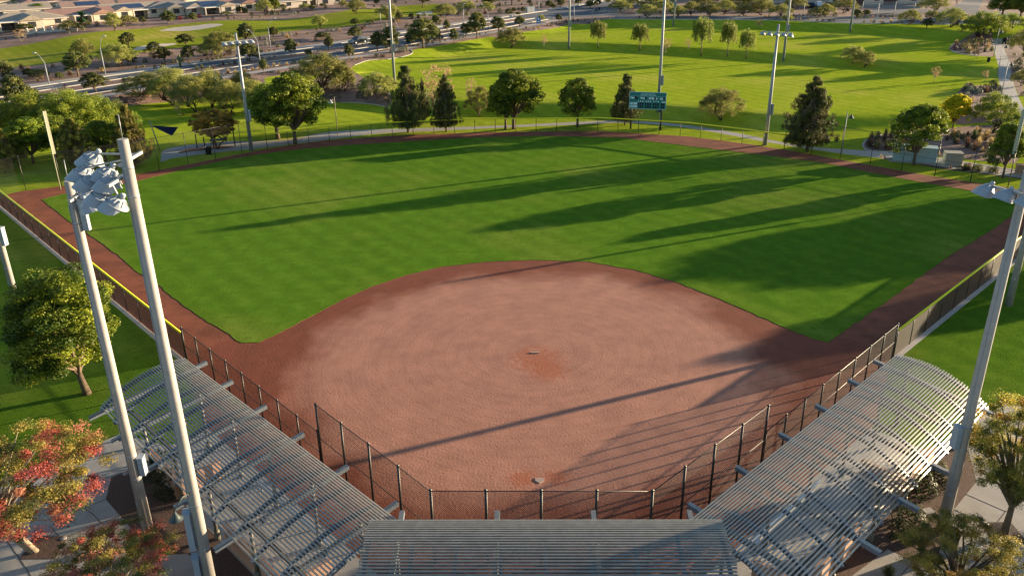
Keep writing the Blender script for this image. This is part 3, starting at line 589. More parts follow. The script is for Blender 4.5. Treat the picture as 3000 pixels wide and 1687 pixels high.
for g_ in ((0,1,2),(3,4,5,6)):
    Q=[PA[i] for i in g_]; zt=max(p.z for p in Q)+.22; ys=[p.y for p in Q]; xs=0
    xo=-.34; MB().bar((xo,min(ys)-.3,zt),(xo,max(ys)+.3,zt),.11,.11).bar((xo,0,zt),(0,0,zt),.1,.1).build('crossarm','steel_grey',tA)
    for p in Q:
        flood(tA,p,math.radians(200)+R.uniform(-.3,.3),1.0+R.uniform(-.12,.12),1.12); MB().bar((xo,p.y,zt),(p.x+.12,p.y,p.z+.25),.06,.06).build('bracket','steel_grey',tA)
PB=headset(tB,bB,[(430,985,.7),(580,1050,.2),(640,1190,-.4)],0,1,1); zt=max(p.z for p in PB)+.15
MB().bar((.3,-.8,zt),(.3,1.1,zt),.1,.1).bar((.3,0,zt),(0,0,zt),.1,.1).build('crossarm','steel_grey',tB)
for p in PB: flood(tB,p,math.radians(-15)+R.uniform(-.3,.3),.95,1.12); MB().bar((.3,p.y,zt),(p.x-.1,p.y,p.z+.2),.06,.06).build('bracket','steel_grey',tB)
bR=at('V7',1600,1165); topR=hgt(bR,'S',3000,536)
lightpole('near right concrete light pole standing in front of the sunlit slatted roof',bR,topB-.05,.29,.18,[(topB-.9,math.radians(118),[-.95,.05,.95],math.radians(190),.2,.95,.6)],cab=[(5.1,1.2,math.radians(190),.42)],m='pole_concrete',sleeve=[5.0,6.3],spike=True)
bR2=at('Z',2537,767); lightpole('light pole at the right edge between sideline fence and lawn',bR2,19,.28,.19,[(18.2,math.radians(118),[-.9,0,.9],math.radians(160),.2,.7,.4)],cab=None,m='pole_concrete',sleeve=[5.0])
bL2=at('V4',108,1005); lightpole('light pole at the left edge beyond the dense round tree',bL2,19,.26,.18,[(18.2,math.radians(60),[-.9,0,.9],math.radians(20),.2,.7,.4)],cab=[(5.6,1.5,math.radians(-10),.4)],m='pole_concrete',sleeve=[1.3,3.6])
def farpole(label,b,k,x,y,h=None,nl=5,out=.25,aimto=(0,30),cabz=4.2,r0=.27):
    hh=h or hgt(b,k,x,y); aim=math.atan2(aimto[1]-b[1],aimto[0]-b[0]); s_=(math.dist(b,(0,0,0)))
    lightpole(label,b,hh,r0,.15,[(hh-1.0,aim+PI/2,[-1.9,-.95,0.02,.95,1.9] if nl==5 else [-.9,0,.9],aim,.28,.85,.25)],cab=[(cabz,1.5,math.radians(10),.4)],m='pole_grey',spike=False)
farpole('grey light pole with five floodlights at the left field fence',at('Z',633,380),'Z',597,84)
farpole('grey light pole with five floodlights at the right field fence',at('Z',1925,365),'Z',1957,62)
farpole('light pole on the slope directly behind the teal scoreboard',at('S',1928,327),'S',1928,-60,h=22,aimto=(10,140))
farpole('light pole rising behind the pair of left centre pines',at('Z',993,215),'Z',0,0,h=23,aimto=(10,150),cabz=6)
farpole('thin light pole at the foot of the grass step left of the weeping trees',at('Z',1431,123),'Z',0,0,h=23,aimto=(40,190),cabz=5)
farpole('light pole at the grass step right of the three weeping trees',at('Z',1970,155),'Z',0,0,h=23,aimto=(40,190),cabz=6)
farpole('distant light pole at the foot of the shaded bank before the side road',at('Z',2138,82),'Z',0,0,h=23,aimto=(60,170),cabz=30)
farpole('distant light pole on the far lawn left of the side road trees',at('T4',2435,400),'Z',0,0,h=23,aimto=(40,180),cabz=5)
# ---------------------------------------------------------------- path and street lamps
def arm_lamp(name,label,b,k,x,y,dirx,m='pole_grey',group=None,length=None):
    h=hgt(b,k,x,y); d=ray(*src(k,x,y)); t_=( (b[1]-CAM[1])/d[1] ); hx=(CAM+d*t_)[0]-b[0]; hx=max(-4.,min(4.,hx))
    t=thing(name,label,'street lamp',b,0,group); MB().tube([(0,0,-.1),(0,0,h*.70)],[.11,.075],8).build('pole',m,t)
    MB().tube([(0,0,h*.70),(hx*.4,0,h*.86),(hx*.85,0,h*.985),(hx,0,h)],.045,6).build('arm',m,t)
    s_=1 if hx>0 else -1
    MB().lathe([(.0,.10),(.16,.08),(.28,0),(.26,-.07),(0,-.1)],12,Matrix.Translation((hx+s_*.25,0,h))@Matrix.Diagonal((1.5,.8,1,1))).build('lamp_head','white_paint',t)
SLs=[('T1',745,1280,'T1',535,800,'first'),('T1',1592,1130,'T1',1550,545,''),('T2',1510,750,'T2',1545,280,''),('T2',1360,1020,'T2',1175,455,''),('T3',595,360,'T3',665,110,''),('T3',868,712,'T3',780,270,''),('T3',1845,335,'T3',1838,60,''),('T3',2218,506,'T3',2120,70,''),('T4',405,175,'T4',400,-60,''),('T4',935,278,'T4',938,10,'')]
sl_l=['bent arm street lamp at the far left beside the spiky agave','bent arm street lamp beside the rounded golden shrub at the far sidewalk','bent arm street lamp on the far sidewalk behind the left field light pole','bent arm street lamp in the median behind the small bright green tree','street lamp on the golf course side behind the tall centre left pole','twin street lamp standing just right of the tall centre left pole','thin street lamp between two dark oaks before the desert lot','street lamp with forked head at the boulevard behind the footpath','thin street lamp near the white utility box','street lamp at the kerb beside the round dark hedges']
for i,(k,x,y,k2,x2,y2,_) in enumerate(SLs): arm_lamp('street_lamp',sl_l[i],at(k,x,y),k2,x2,y2,0,'bark_pale' if 0 else 'pole_grey',group='street lamps along the boulevard')
def bell(parent,p,s=1.,m='lamp_green',m2='white_paint'):
    M_=Matrix.Translation(p); o=MB().lathe([(.02,.42*s),(.07*s,.40*s),(.09*s,.25*s),(.16*s,.22*s),(.2*s,.1*s),(.3*s,.0),(.36*s,-.05*s)],14,M_).build('lamp_shade',m,parent)
    MB().lathe([(.33*s,-.05*s),(.0,-.12*s)],12,M_).build('lens',m2,o)
def path_lamp(label,b,k,x,y,side=1,m='pole_grey',hd='lamp_green'):
    h=hgt(b,k,x,y); t=thing('path_lamp',label,'path lamp',b,0,'bell lamps along the paths'); MB().tube([(0,0,-.1),(0,0,h)],[.075,.05],8).build('pole',m,t)
    MB().tube([(0,0,h*.84),(side*.3,0,h*.93),(side*.6,0,h*.91)],.03,6).build('arm',m,t); bell(t,(side*.6,0,h*.85),1.1,hd)
path_lamp('white bell lamp on the path just right of the big right field pine',at('K3',1198,1160),'K3',1243,842,1)
path_lamp('lamp post with twin heads on the lawn behind the left centre fence',at('U2',2522,1015),'U2',2475,430,-1,'bark_pale','white_paint')
path_lamp('tilted bell lamp beside the farthest bend of the right walkway',at('T6',2115,860),'T6',2200,430,1)
path_lamp('bell lamp at the left edge of the right walkway, middle one of three',at('T6',2163,1168),'T6',2290,640,1)
path_lamp('bell lamp at the left edge of the right walkway, nearest one of three',at('W4',2085,175),'T6',2350,900,1)
path_lamp('small bell lamp among feathery trees at the upper right',at('T6',2150,330),'T6',2095,140,1)
path_lamp('thin white lamp post just behind the outfield fence by the scoreboard',at('W3',1190,1375),'W3',1215,790,0)
# bell lamp on pole A
t=thing('wall_lamp','dark green bell lamp bracketed to the tallest near light pole','lamp',(bA[0],bA[1],0)); pl=Vector(atz('W1',2215,735,5.5))-bA; MB().tube([(0,0,6.0),(pl.x*.5,pl.y*.5,6.2),(pl.x,pl.y,6.0)],.035,8).build('arm','lamp_green',t); bell(t,(pl.x,pl.y,5.55),.85)
# ---------------------------------------------------------------- scoreboard
b1=at('W3',425,1345); b2=at('W3',1215,1378); hb=hgt(b1,'W3',440,790); ht=hgt(b1,'W3',435,352)
d=(b2-b1); Lx=d.length; d.normalize(); ang=math.atan2(d.y,d.x)
t=thing('scoreboard','teal baseball scoreboard with black digit windows on two dark posts','scoreboard',b1,ang,None)
for x in (0,Lx): MB().tube([(x,.12,-.2),(x,.12,ht-.1)],.13,12).build('post','dark_bronze',t)
xl=-.32; xr=Lx+.62; W_=xr-xl; Hh=ht-hb
pnl=MB().box(((xl+xr)/2,-.1,hb+Hh/2),(W_,.26,Hh)).build('panel','board_teal',t)
mb=MB()
for z_ in (hb,ht,hb+Hh*.755): mb.box(((xl+xr)/2,-.235,z_),(W_,.04,.05 if z_ in (hb,ht) else .03))
for x in (xl,xr): mb.box((x,-.236,(hb+ht)/2),(.05,.045,Hh))
mb.build('trim','board_trim',t)
X=lambda u:xl+u*W_
Z=lambda v:ht-v*Hh
wins=[(.155,.345,.04,.19),(.205,.345,.04,.19),(.445,.345,.045,.17),(.70,.345,.045,.17),(.945,.345,.045,.18)]
for v in (.70,.875):
    wins+=[(u,v,.04,.145) for u in (.245,.305,.365,.455,.515,.575,.665,.725,.785,.885,.94)]
for (u,v,w_,h_) in wins: MB().box((X(u),-.234,Z(v)),(w_*W_,.03,h_*Hh)).build('digit_window','board_black',t)
def textmesh(items,name,m,parent,y0):
    vs=[];fs=[]
    for (s_,u,v,sz) in items:
        c=bpy.data.curves.new('t','FONT'); c.body=s_; c.size=sz; c.extrude=.004; c.offset=.02; c.align_x='LEFT'; c.align_y='CENTER'; o=bpy.data.objects.new('t',c); COL.objects.link(o)
        bpy.context.view_layer.update(); me=o.evaluated_get(bpy.context.evaluated_depsgraph_get()).to_mesh(); i=len(vs)
        vs+=[(X(u)+p.co.x*1.05,y0-p.co.z,Z(v)+p.co.y) for p in me.vertices]; fs+=[tuple(i+k for k in p.vertices) for p in me.polygons]
        o.to_mesh_clear(); bpy.data.objects.remove(o); bpy.data.curves.remove(c)
    me=bpy.data.meshes.new(name); me.from_pydata(vs,[],fs); me.materials.append(MATS[m]); o=bpy.data.objects.new(name,me); COL.objects.link(o); o.parent=parent
sz=.36
for _it in ([('TIME',.018,.36,.34),('BALL',.30,.36,.40),('STRIKE',.53,.365,.38),('OUT',.83,.37,.38),('GUEST',.012,.70,.44),('HOME',.012,.875,.44),('RUNS',.875,.57,.22)]+[(str(i+1),u-.012,.55,.28) for i,u in enumerate((.245,.305,.365,.455,.515,.575,.665,.725,.785))]): textmesh([_it],'lettering','board_letter',t,-.24)
mb=MB(); rr=random.Random(5)
for (v,u0,u1) in ((.10,.32,.68),(.185,.29,.71)):
    u=u0
    while u<u1:
        if rr.random()>.14: mb.box((X(u),-.236,Z(v)+rr.uniform(-.02,.02)),(.05*rr.uniform(.6,1.3),.02,.19)); mb.box((X(u)+.05,-.2365,Z(v)+rr.choice((-.07,0,.07))),(.09,.02,.045))
        u+=.0175
mb.build('worn_lettering','board_trim',t)
# ---------------------------------------------------------------- furniture
def slatcan(label,b,m,r=.3,h=.95,dome=False):
    t=thing('trash_can',label,'trash can',b); mb=MB()
    for k in range(26):
        a_=2*PI*k/26; mb.bar((r*.85*math.cos(a_),r*.85*math.sin(a_),.05),(r*math.cos(a_),r*math.sin(a_),h),.035,.012,(math.cos(a_),math.sin(a_),0))
    mb.build('slats',m,t); MB().lathe([(r*.8,.04),(r*.93,h*.97)],18).build('liner','can_black',t)
    MB().lathe([(r*1.05,h-.03),(r*1.08,h+.03),(r*.75,h+.05),(r*.7,h-.02)],20).build('rim',m,t)
slatcan('green slatted trash can beside the lower red autumn trees',at('W1',1705,1235),'can_green',.36,1.05)
slatcan('dark slatted trash can at the foot of the near right light pole',at('W8',490,1225),'can_black',.36,1.05)
slatcan('black trash can on the path behind the left field fence',at('W6',812,1108),'can_black',.42,1.0)
slatcan('dark trash can on the strip of lawn left of the walkway',at('T6',2035,945),'can_black',.3,.9)
slatcan('dark trash can beside the upper bend of the right walkway',at('T6',2275,665),'can_black',.45,1.3)
def cabinet(label,b,w_,d_,h_,m,rz,cat='utility box',pad=True):
    t=thing('utility_cabinet',label,cat,b,rz); MB().box((0,0,h_/2+.08),(w_,d_,h_)).build('body',m,t); MB().box((0,0,h_+.11),(w_+.08,d_+.08,.06)).build('lid',m,t)
    mb=MB(); 
    for x in (-w_*.25,w_*.25): mb.box((x,-d_/2-.012,h_/2+.06),(w_*.46,.02,h_*.88))
    mb.build('door',m,t)
    if pad: MB().box((0,0,.03),(w_+.8,d_+.8,.14)).build('pad','concrete',t)
bx=at('W4',850,1075); cabinet('long pale blue utility enclosure with peeling paint under the right ash tree',bx,8.2*.62,1.6,hgt(at('W4',640,1050),'W4',640,850),'utility_blue',math.radians(-20))
cabinet('square tan electrical cabinet on a concrete pad beside the right field walk',at('W4',1390,1120),2.0,1.5,hgt(at('W4',1390,1110),'W4',1400,950),'utility_tan',math.radians(-12))
cabinet('small white utility box in the desert lot beside the boulevard',at('T4',270,190),2.6,1.5,1.4,'white_paint',.5)
b=at('W4',2370,1260); tag(MB().box((b.x+1.2,b.y,.55),(3.5,.6,1.1),math.radians(-15)).box((b.x+1.2,b.y,1.13),(3.6,.7,.1),math.radians(-15)).build('masonry_sign_wall','block_pink'),'low pinkish masonry wall at the right frame edge beside the walk','wall')
for (k,x,y,lb) in (('W8',318,940,'square concrete utility cover set in the dark gravel by right pole'),('W1',1580,160,'small round cover in the gravel bed beside the second light pole'),('W1',800,975,'round tan cover in the corner of the planting pit'),('W8',775,1037,'pale round cover on the corner of the brown tree grate')):
    b=at(k,x,y); sq='square' in lb; mb=MB()
    if sq: mb.box((b.x,b.y,.04),(.62,.45,.08),.3).box((b.x,b.y,.085),(.5,.34,.02),.3)
    else: mb.lathe([(.0,.05),(.14,.048),(.16,.03),(.16,-.01)],14,Matrix.Translation((b.x,b.y,0)))
    tag(mb.build('utility_cover','lid'),lb,'cover')
# shade sail and posts, picnic area
b=at('U1',2420,1250)
t=thing('shade_sail','dark blue triangular shade sail on a slanted post behind left field fence','shade sail',b); h=4.3
MB().tube([(0,0,0),(-.9,.3,h)],.09,8).build('post','bark_pale',t); mb=MB(); A=[(-.75,.3,h*.82),(2.6,1.2,h*.72),(2.3,-.6,2.3)]
mb.poly(A); mb.poly([(a,b_,c-.03) for a,b_,c in A][::-1]); mb.build('sail','sail_blue',t)
for i,(k,x,y,x2,y2) in enumerate((('U2',405,1220,370,1000),('U2',515,1190,505,1040),('U2',975,1190,965,950),('U2',660,1230,620,980))):
    b=at(k,x,y); h=min(3.4,hgt(b,k,x2,y2)); t=thing('timber_post','slender dark post in the picnic area, %s from the left'%_o1[[0,1,3,2][i]],'post',b,0,'slender posts in the picnic area'); MB().tube([(0,0,-.1),(0,0,h)],.09,8).build('post_shaft','bark_dark',t); MB().lathe([(.16,0),(.14,.1),(.09,.12)],8).build('base_collar','steel_grey',t)
b=at('W6',990,900); t=thing('picnic_table','dark picnic table behind the left field fence','table',b,.3); MB().box((0,0,.75),(1.9,.8,.06)).build('tabletop','dark_bronze',t)
for s_ in (-1,1): MB().box((0,s_*.7,.45),(1.9,.28,.05)).build('seat','dark_bronze',t); MB().bar((s_*.7,-.7,0),(s_*.7,.7,0.45),.06,.06).bar((s_*.7,0,0),(s_*.7,0,.72),.08,.08).build('leg','steel_grey',t)
# signs and gate by the intersection
b=at('T4',400,392); h=hgt(at('T4',375,392),'T4',375,262); t=thing('information_sign','tall blue sign panel between two white posts beside the boulevard','sign',b,0); 
for x in (-1,1): MB().box((x*.55,0,h/2),(.12,.12,h)).build('post','white_paint',t)
MB().box((0,0,h*.58),(.96,.07,h*.68)).build('sign_panel','sign_blue',t); MB().lathe([(0,.0),(.22,.001)],12,Matrix.Translation((0,-.045,h*.78))@Matrix.Rotation(PI/2,4,'X')).build('emblem','board_letter',t)
mb=MB()
for z_ in (.55,.48,.40): mb.box((0,-.045,h*z_),(.8-(z_*.5),.012,.1))
mb.build('lettering','board_letter',t)
for k,x,y,x2,y2,lb in (('T4',577,330,577,258,'small white rectangular sign right of the tall blue sign'),('T4',357,232,345,128,'white sign across the boulevard beside the utility box'),('T4',1880,230,1880,172,'small white sign on the lawn before the dark grove'),('T3',2560,345,2560,232,'white sign post at the boulevard kerb'),('T3',1632,582,1630,500,'short white marker post beside the small golden tree')):
    b=at(k,x,y); h=hgt(b,k,x2,y2); t=thing('road_sign',lb,'sign',b); MB().tube([(0,0,0),(0,0,h)],.05,6).build('post','white_paint',t); MB().box((0,-.06,h-.35),(.6,.04,.75)).build('sign_plate','white_paint',t)
b=at('T4',1405,300); t=thing('metal_gate','tall pale vertical bar gate at the corner of the side road','gate',b)
for i in range(9): x=-3.6+i*.9; MB().box((x,0,1.1+.3*(i==4)),(.1,.1,2.2+.6*(i==4))).build('post','pole_grey',t)
MB().box((0,0,2.1),(7.3,.08,.1)).build('rail','pole_grey',t)
b=at('T3',1290,118); t=thing('golf_flag','small white golf flag on the distant green','flag',b); MB().tube([(0,0,0),(0,0,2.3)],.03,6).build('pole','white_paint',t); mb=MB(); mb.box((.28,0,2.05),(.5,.02,.35)); mb.build('flag_cloth','white_paint',t)
# ---------------------------------------------------------------- vegetation prototypes (unit height)
def leafmesh(name,cents,cols,size,seed,m,asp=.5,flat=.5,droop=0.,outw=None):
    r=np.random.default_rng(seed); n=len(cents); c=np.asarray(cents)
    nn=r.normal(size=(n,3)); 
    if outw is not None: nn=nn*.8+outw*1.0
    nn[:,2]+=flat; nn/=np.linalg.norm(nn,axis=1)[:,None]
    a=np.cross(nn,r.normal(size=(n,3))); a/=np.linalg.norm(a,axis=1)[:,None]
    if droop: a=a*(1-droop)+np.array([0,0,-1.])*droop; a/=np.linalg.norm(a,axis=1)[:,None]
    b=np.cross(nn,a); b/=np.linalg.norm(b,axis=1)[:,None]+1e-9
    s=size*r.uniform(.6,1.35,(n,1)); a*=s*.5; b*=s*.5*asp
    v=np.empty((n,4,3)); v[:,0]=c-a; v[:,1]=c-b*.9+a*.1; v[:,2]=c+a; v[:,3]=c+b*.9+a*.1
    me=bpy.data.meshes.new(name); me.vertices.add(n*4); me.vertices.foreach_set('co',v.ravel()); me.loops.add(n*4); me.loops.foreach_set('vertex_index',np.arange(n*4)); me.polygons.add(n); me.polygons.foreach_set('loop_start',np.arange(n)*4); me.polygons.foreach_set('loop_total',np.full(n,4))
    ca=me.color_attributes.new('Col','FLOAT_COLOR','POINT'); cc=np.ones((n,4,4)); cc[:,:,:3]=np.asarray(cols)[:,None,:]; ca.data.foreach_set('color',cc.ravel()); me.materials.append(m); me.update(); return me
def limbs(tips,base,r0,seed,fork=.3,nst=1,m='bark',wob=.03):
    r=random.Random(seed); mb=MB()
    for k in range(nst):
        off=Vector((r.uniform(-1,1),r.uniform(-1,1),0))*(.10 if nst>1 else 0); top=Vector((off.x*2.0,off.y*2.0,fork)); rr=r0/(1 if nst==1 else 1.4)
        mb.tube([(off.x*.15,off.y*.15,-.02),(off.x*.8,off.y*.8,fork*.5),top],[rr*1.15,rr*.85,rr*.7],7)
        for t_ in tips[k::nst]:
            t_=Vector(t_); mid=top.lerp(t_,.5)+Vector((r.uniform(-wob,wob),r.uniform(-wob,wob),r.uniform(-.01,wob)))
            mb.tube([top-Vector((0,0,r.uniform(0,fork*.3))),mid,t_],[rr*.55,rr*.32,rr*.1],5,False)
    me=mb.build('tmp',m); x=me.data; bpy.data.objects.remove(me); return x
def crown(kind,seed,dens=1.,lsz=1.):
    r=np.random.default_rng(seed); C_=[];K=[];O=[]; tips=[]
    def clump(c,rad,n,col,sq=1.,shell=.45):
        d=r.normal(size=(n,3)); d/=np.linalg.norm(d,axis=1)[:,None]; u=r.uniform(shell,1,n)[:,None]**.6
        p=np.array(c)+d*u*rad*np.array([1,1,sq]); C_.append(p); cv=np.array(col)*r.uniform(.75,1.25,(n,1))*np.array([1,1,1]); K.append(cv); O.append(d)
    def L(a,b,t): return np.array(a)*(1-t)+np.array(b)*t
    if kind in('ash','oak','yellow'):
        lo,hi={'ash':((.05,.09,.010),(.25,.29,.022)),'oak':((.065,.08,.025),(.20,.20,.055)),'yellow':((.42,.38,.01),(.62,.52,.02))}[kind]
        N=int(150 if kind!='oak' else 95); cz,rz,rx=(.60,.38,.36) if kind!='oak' else (.60,.39,.34)
        lob=[(r.normal(size=3),r.uniform(.12,.32)) for _ in range(8)]
        for i in range(N):
            d=r.normal(size=3); d/=np.linalg.norm(d); 
            if d[2]<-.75: d[2]*=-1
            b_=sum(a_*max(0,np.dot(d,v/np.linalg.norm(v)))**3 for v,a_ in lob); f=r.uniform(.35,1)**.45*(.74+b_)
            tp=1-.25*max(0,d[2])**2 if kind=='oak' else 1
            c=np.array([d[0]*rx*tp,d[1]*rx*tp,cz+d[2]*rz])*[f,f,1]+[0,0,0]; c[2]=cz+d[2]*rz*f
            clump(c,r.uniform(.05,.10),int(95*dens),L(lo,hi,r.uniform(0,1)**1.5),.75)
            if i%7==0: tips.append(c)
        return C_,K,O,tips,.72
    if kind in('mesq','verd'):
        lo,hi={'mesq':((.13,.15,.03),(.34,.32,.09)),'verd':((.10,.15,.02),(.27,.31,.03))}[kind]
        for i in range(150):
            a=r.uniform(0,2*PI); rad=r.uniform(0,1)**.55*.55; top=.93-.55*(rad/.62)**2.2; z=r.uniform(max(.30,top-.33),top+.03)
            c=(rad*math.cos(a)*(1+.15*math.sin(3*a+seed)),rad*math.sin(a),z); clump(c,r.uniform(.06,.13),int(95*dens),L(lo,hi,r.uniform()),.8,.1)
            if i%6==0: tips.append(c)
        return C_,K,O,tips,1.15
    if kind in('pine','ypine'):
        lo,hi=((.045,.06,.016),(.15,.145,.035)) if kind=='pine' else ((.07,.08,.012),(.30,.26,.045))
        z=.10
        while z<.985:
            prof=(1-z)**.78*.47*(1 if z>.25 else .55+z*1.8)+.02; nb=max(2,int(11*(1-z)+3))
            for k in range(nb):
                a=r.uniform(0,2*PI); ex=prof*r.uniform(.6,1.12)
                for t in np.linspace(.35,1,3):
                    c=(ex*t*math.cos(a),ex*t*math.sin(a),z+.06*t*(1-z)+r.uniform(-.01,.01)); clump(c,r.uniform(.028,.055)*(1.15-z*.4),int(84*dens),L(lo,hi,r.uniform()*t),1.25,.1)
                if k%3==0: tips.append((ex*math.cos(a)*.8,ex*math.sin(a)*.8,z+.03))
            z+=.045+r.uniform(0,.012)
        return C_,K,O,tips,.78
    if kind=='weep':
        lo,hi=(.12,.15,.03),(.24,.255,.05)
        for i in range(130):
            a=r.uniform(0,2*PI); rad=r.uniform(0,1)**.6*.26; z0=.98-.9*rad**1.3-r.uniform(0,.35); ln=r.uniform(.12,.3); n=int(52*dens)
            t=r.uniform(0,1,n); x=rad*math.cos(a)+.03*np.sqrt(t)*math.cos(a)+r.normal(0,.016,n); y=rad*math.sin(a)+.03*np.sqrt(t)*math.sin(a)+r.normal(0,.016,n)
            z=z0-t*ln+.03*(1-t); z=np.maximum(z,.22+.2*r.uniform()); C_.append(np.column_stack([x,y,z])); K.append(L(lo,hi,r.uniform())*r.uniform(.8,1.2,(n,1))); O.append(np.zeros((n,3)))
            if i%8==0: tips.append((rad*math.cos(a),rad*math.sin(a),z0))
        return C_,K,O,tips,.58
    if kind=='bare':
        lo,hi=(.30,.17,.10),(.34,.24,.13)
        for i in range(42):
            a=r.uniform(0,2*PI); rad=r.uniform(0,1)**.6*.26; z=r.uniform(.42,.97); rad*=1.1-abs(z-.68); c=(rad*math.cos(a),rad*math.sin(a),z); clump(c,r.uniform(.04,.08),int(24*dens),L(lo,hi,r.uniform()),1,.0)
            if i%2==0: tips.append(c)
        return C_,K,O,tips,.56
    if kind in('pist','gold','orange'):
        pal={'pist':[(.15,.16,.035),(.22,.21,.045),(.32,.26,.06),(.42,.11,.09),(.46,.20,.12),(.10,.12,.035),(.24,.19,.05),(.34,.26,.06),(.40,.09,.07)],'gold':[(.14,.14,.03),(.28,.22,.04),(.36,.29,.06),(.08,.085,.022),(.34,.20,.05),(.16,.15,.03)],'orange':[(.40,.22,.04),(.48,.28,.05),(.20,.14,.03),(.28,.18,.04)]}[kind]
        for i in range(225):
            d=r.normal(size=3); d/=np.linalg.norm(d); f=r.uniform(.2,1)**.4; c=np.array([d[0]*.43*f,d[1]*.43*f,.66+d[2]*.33*f]); clump(c,r.uniform(.03,.085),int(66*dens),pal[r.integers(len(pal))],.8,.0)
            if i%5==0: tips.append(c)
        return C_,K,O,tips,.9
LEAF={'ash':(.037,.6,LF),'oak':(.044,.6,LF),'yellow':(.05,.6,LF3),'mesq':(.044,.27,LF),'verd':(.042,.33,LF),'pine':(.034,.26,LF2),'ypine':(.034,.28,LF2),'weep':(.040,.35,LF),'bare':(.036,.5,LF3),'pist':(.028,.5,LF3),'gold':(.028,.5,LF3),'orange':(.044,.6,LF3)}
TR={'ash':(.026,.24,1,'bark'),'oak':(.024,.26,1,'bark'),'yellow':(.024,.26,1,'bark'),'mesq':(.026,.18,3,'bark_dark'),'verd':(.026,.18,3,'bark_dark'),'pine':(.022,.75,1,'bark'),'ypine':(.022,.75,1,'bark'),'weep':(.016,.45,1,'bark'),'bare':(.014,.34,2,'bark_pale'),'pist':(.022,.3,2,'bark_pale'),'gold':(.026,.3,1,'bark'),'orange':(.018,.26,3,'bark_dark')}
PROTO={}
def proto(kind,var,fine=1.):
    key=(kind,var,fine)
    if key not in PROTO:
        C_,K,O,tips,pw=crown(kind,var*17+3,fine*fine if fine>1 else 1.); s,asp,m=LEAF[kind]
        lm=leafmesh('crown',np.concatenate(C_),np.concatenate(K),s/fine,var+9,m,asp,.3 if kind!='weep' else 0,.75 if kind=='weep' else (.15 if kind=='mesq' else 0),np.concatenate(O))
        r0,fk,ns,bm=TR[kind]; tm=limbs(tips,None,r0,var,fk,ns,bm); PROTO[key]=(lm,tm,pw)
    return PROTO[key]
NM={'ash':'ash_tree','oak':'oak_tree','yellow':'golden_tree','mesq':'mesquite_tree','verd':'mesquite_tree','pine':'pine_tree','ypine':'pine_tree','weep':'weeping_tree','bare':'sparse_tree','pist':'pistache_tree','gold':'pistache_tree','orange':'autumn_tree'}
def tree(kind,base,h,wd,label,group=None,var=None,fine=1.,lean=(0,0)):
    var=R.randrange(3) if var is None else var; lm,tm,pw=proto(kind,var,fine)
    t=bpy.data.objects.new(NM[kind],None); COL.objects.link(t); t.location=base; t.rotation_euler=(lean[0],lean[1],R.uniform(0,6.28) if not(lean[0] or lean[1]) else 0); t.scale=(wd/pw,wd/pw,h); tag(t,label,'tree',group)
    for n,me in (('crown',lm),('trunk',tm)):
        o=bpy.data.objects.new(n,me); COL.objects.link(o); o.parent=t
    return t
def dist(b): return proj((b[0],b[1],b[2]+2))[2]
def ptree(kind,k,x,y,ty,w_,label,group=None,**kw):
    b=at(k,x,y); h=hgt(b,k,x,ty); wd=w_/C[k][2]*dist(b)/F*(1.12 if kind in('mesq','verd') else 1); return tree(kind,b,h,wd,label,group,**kw)
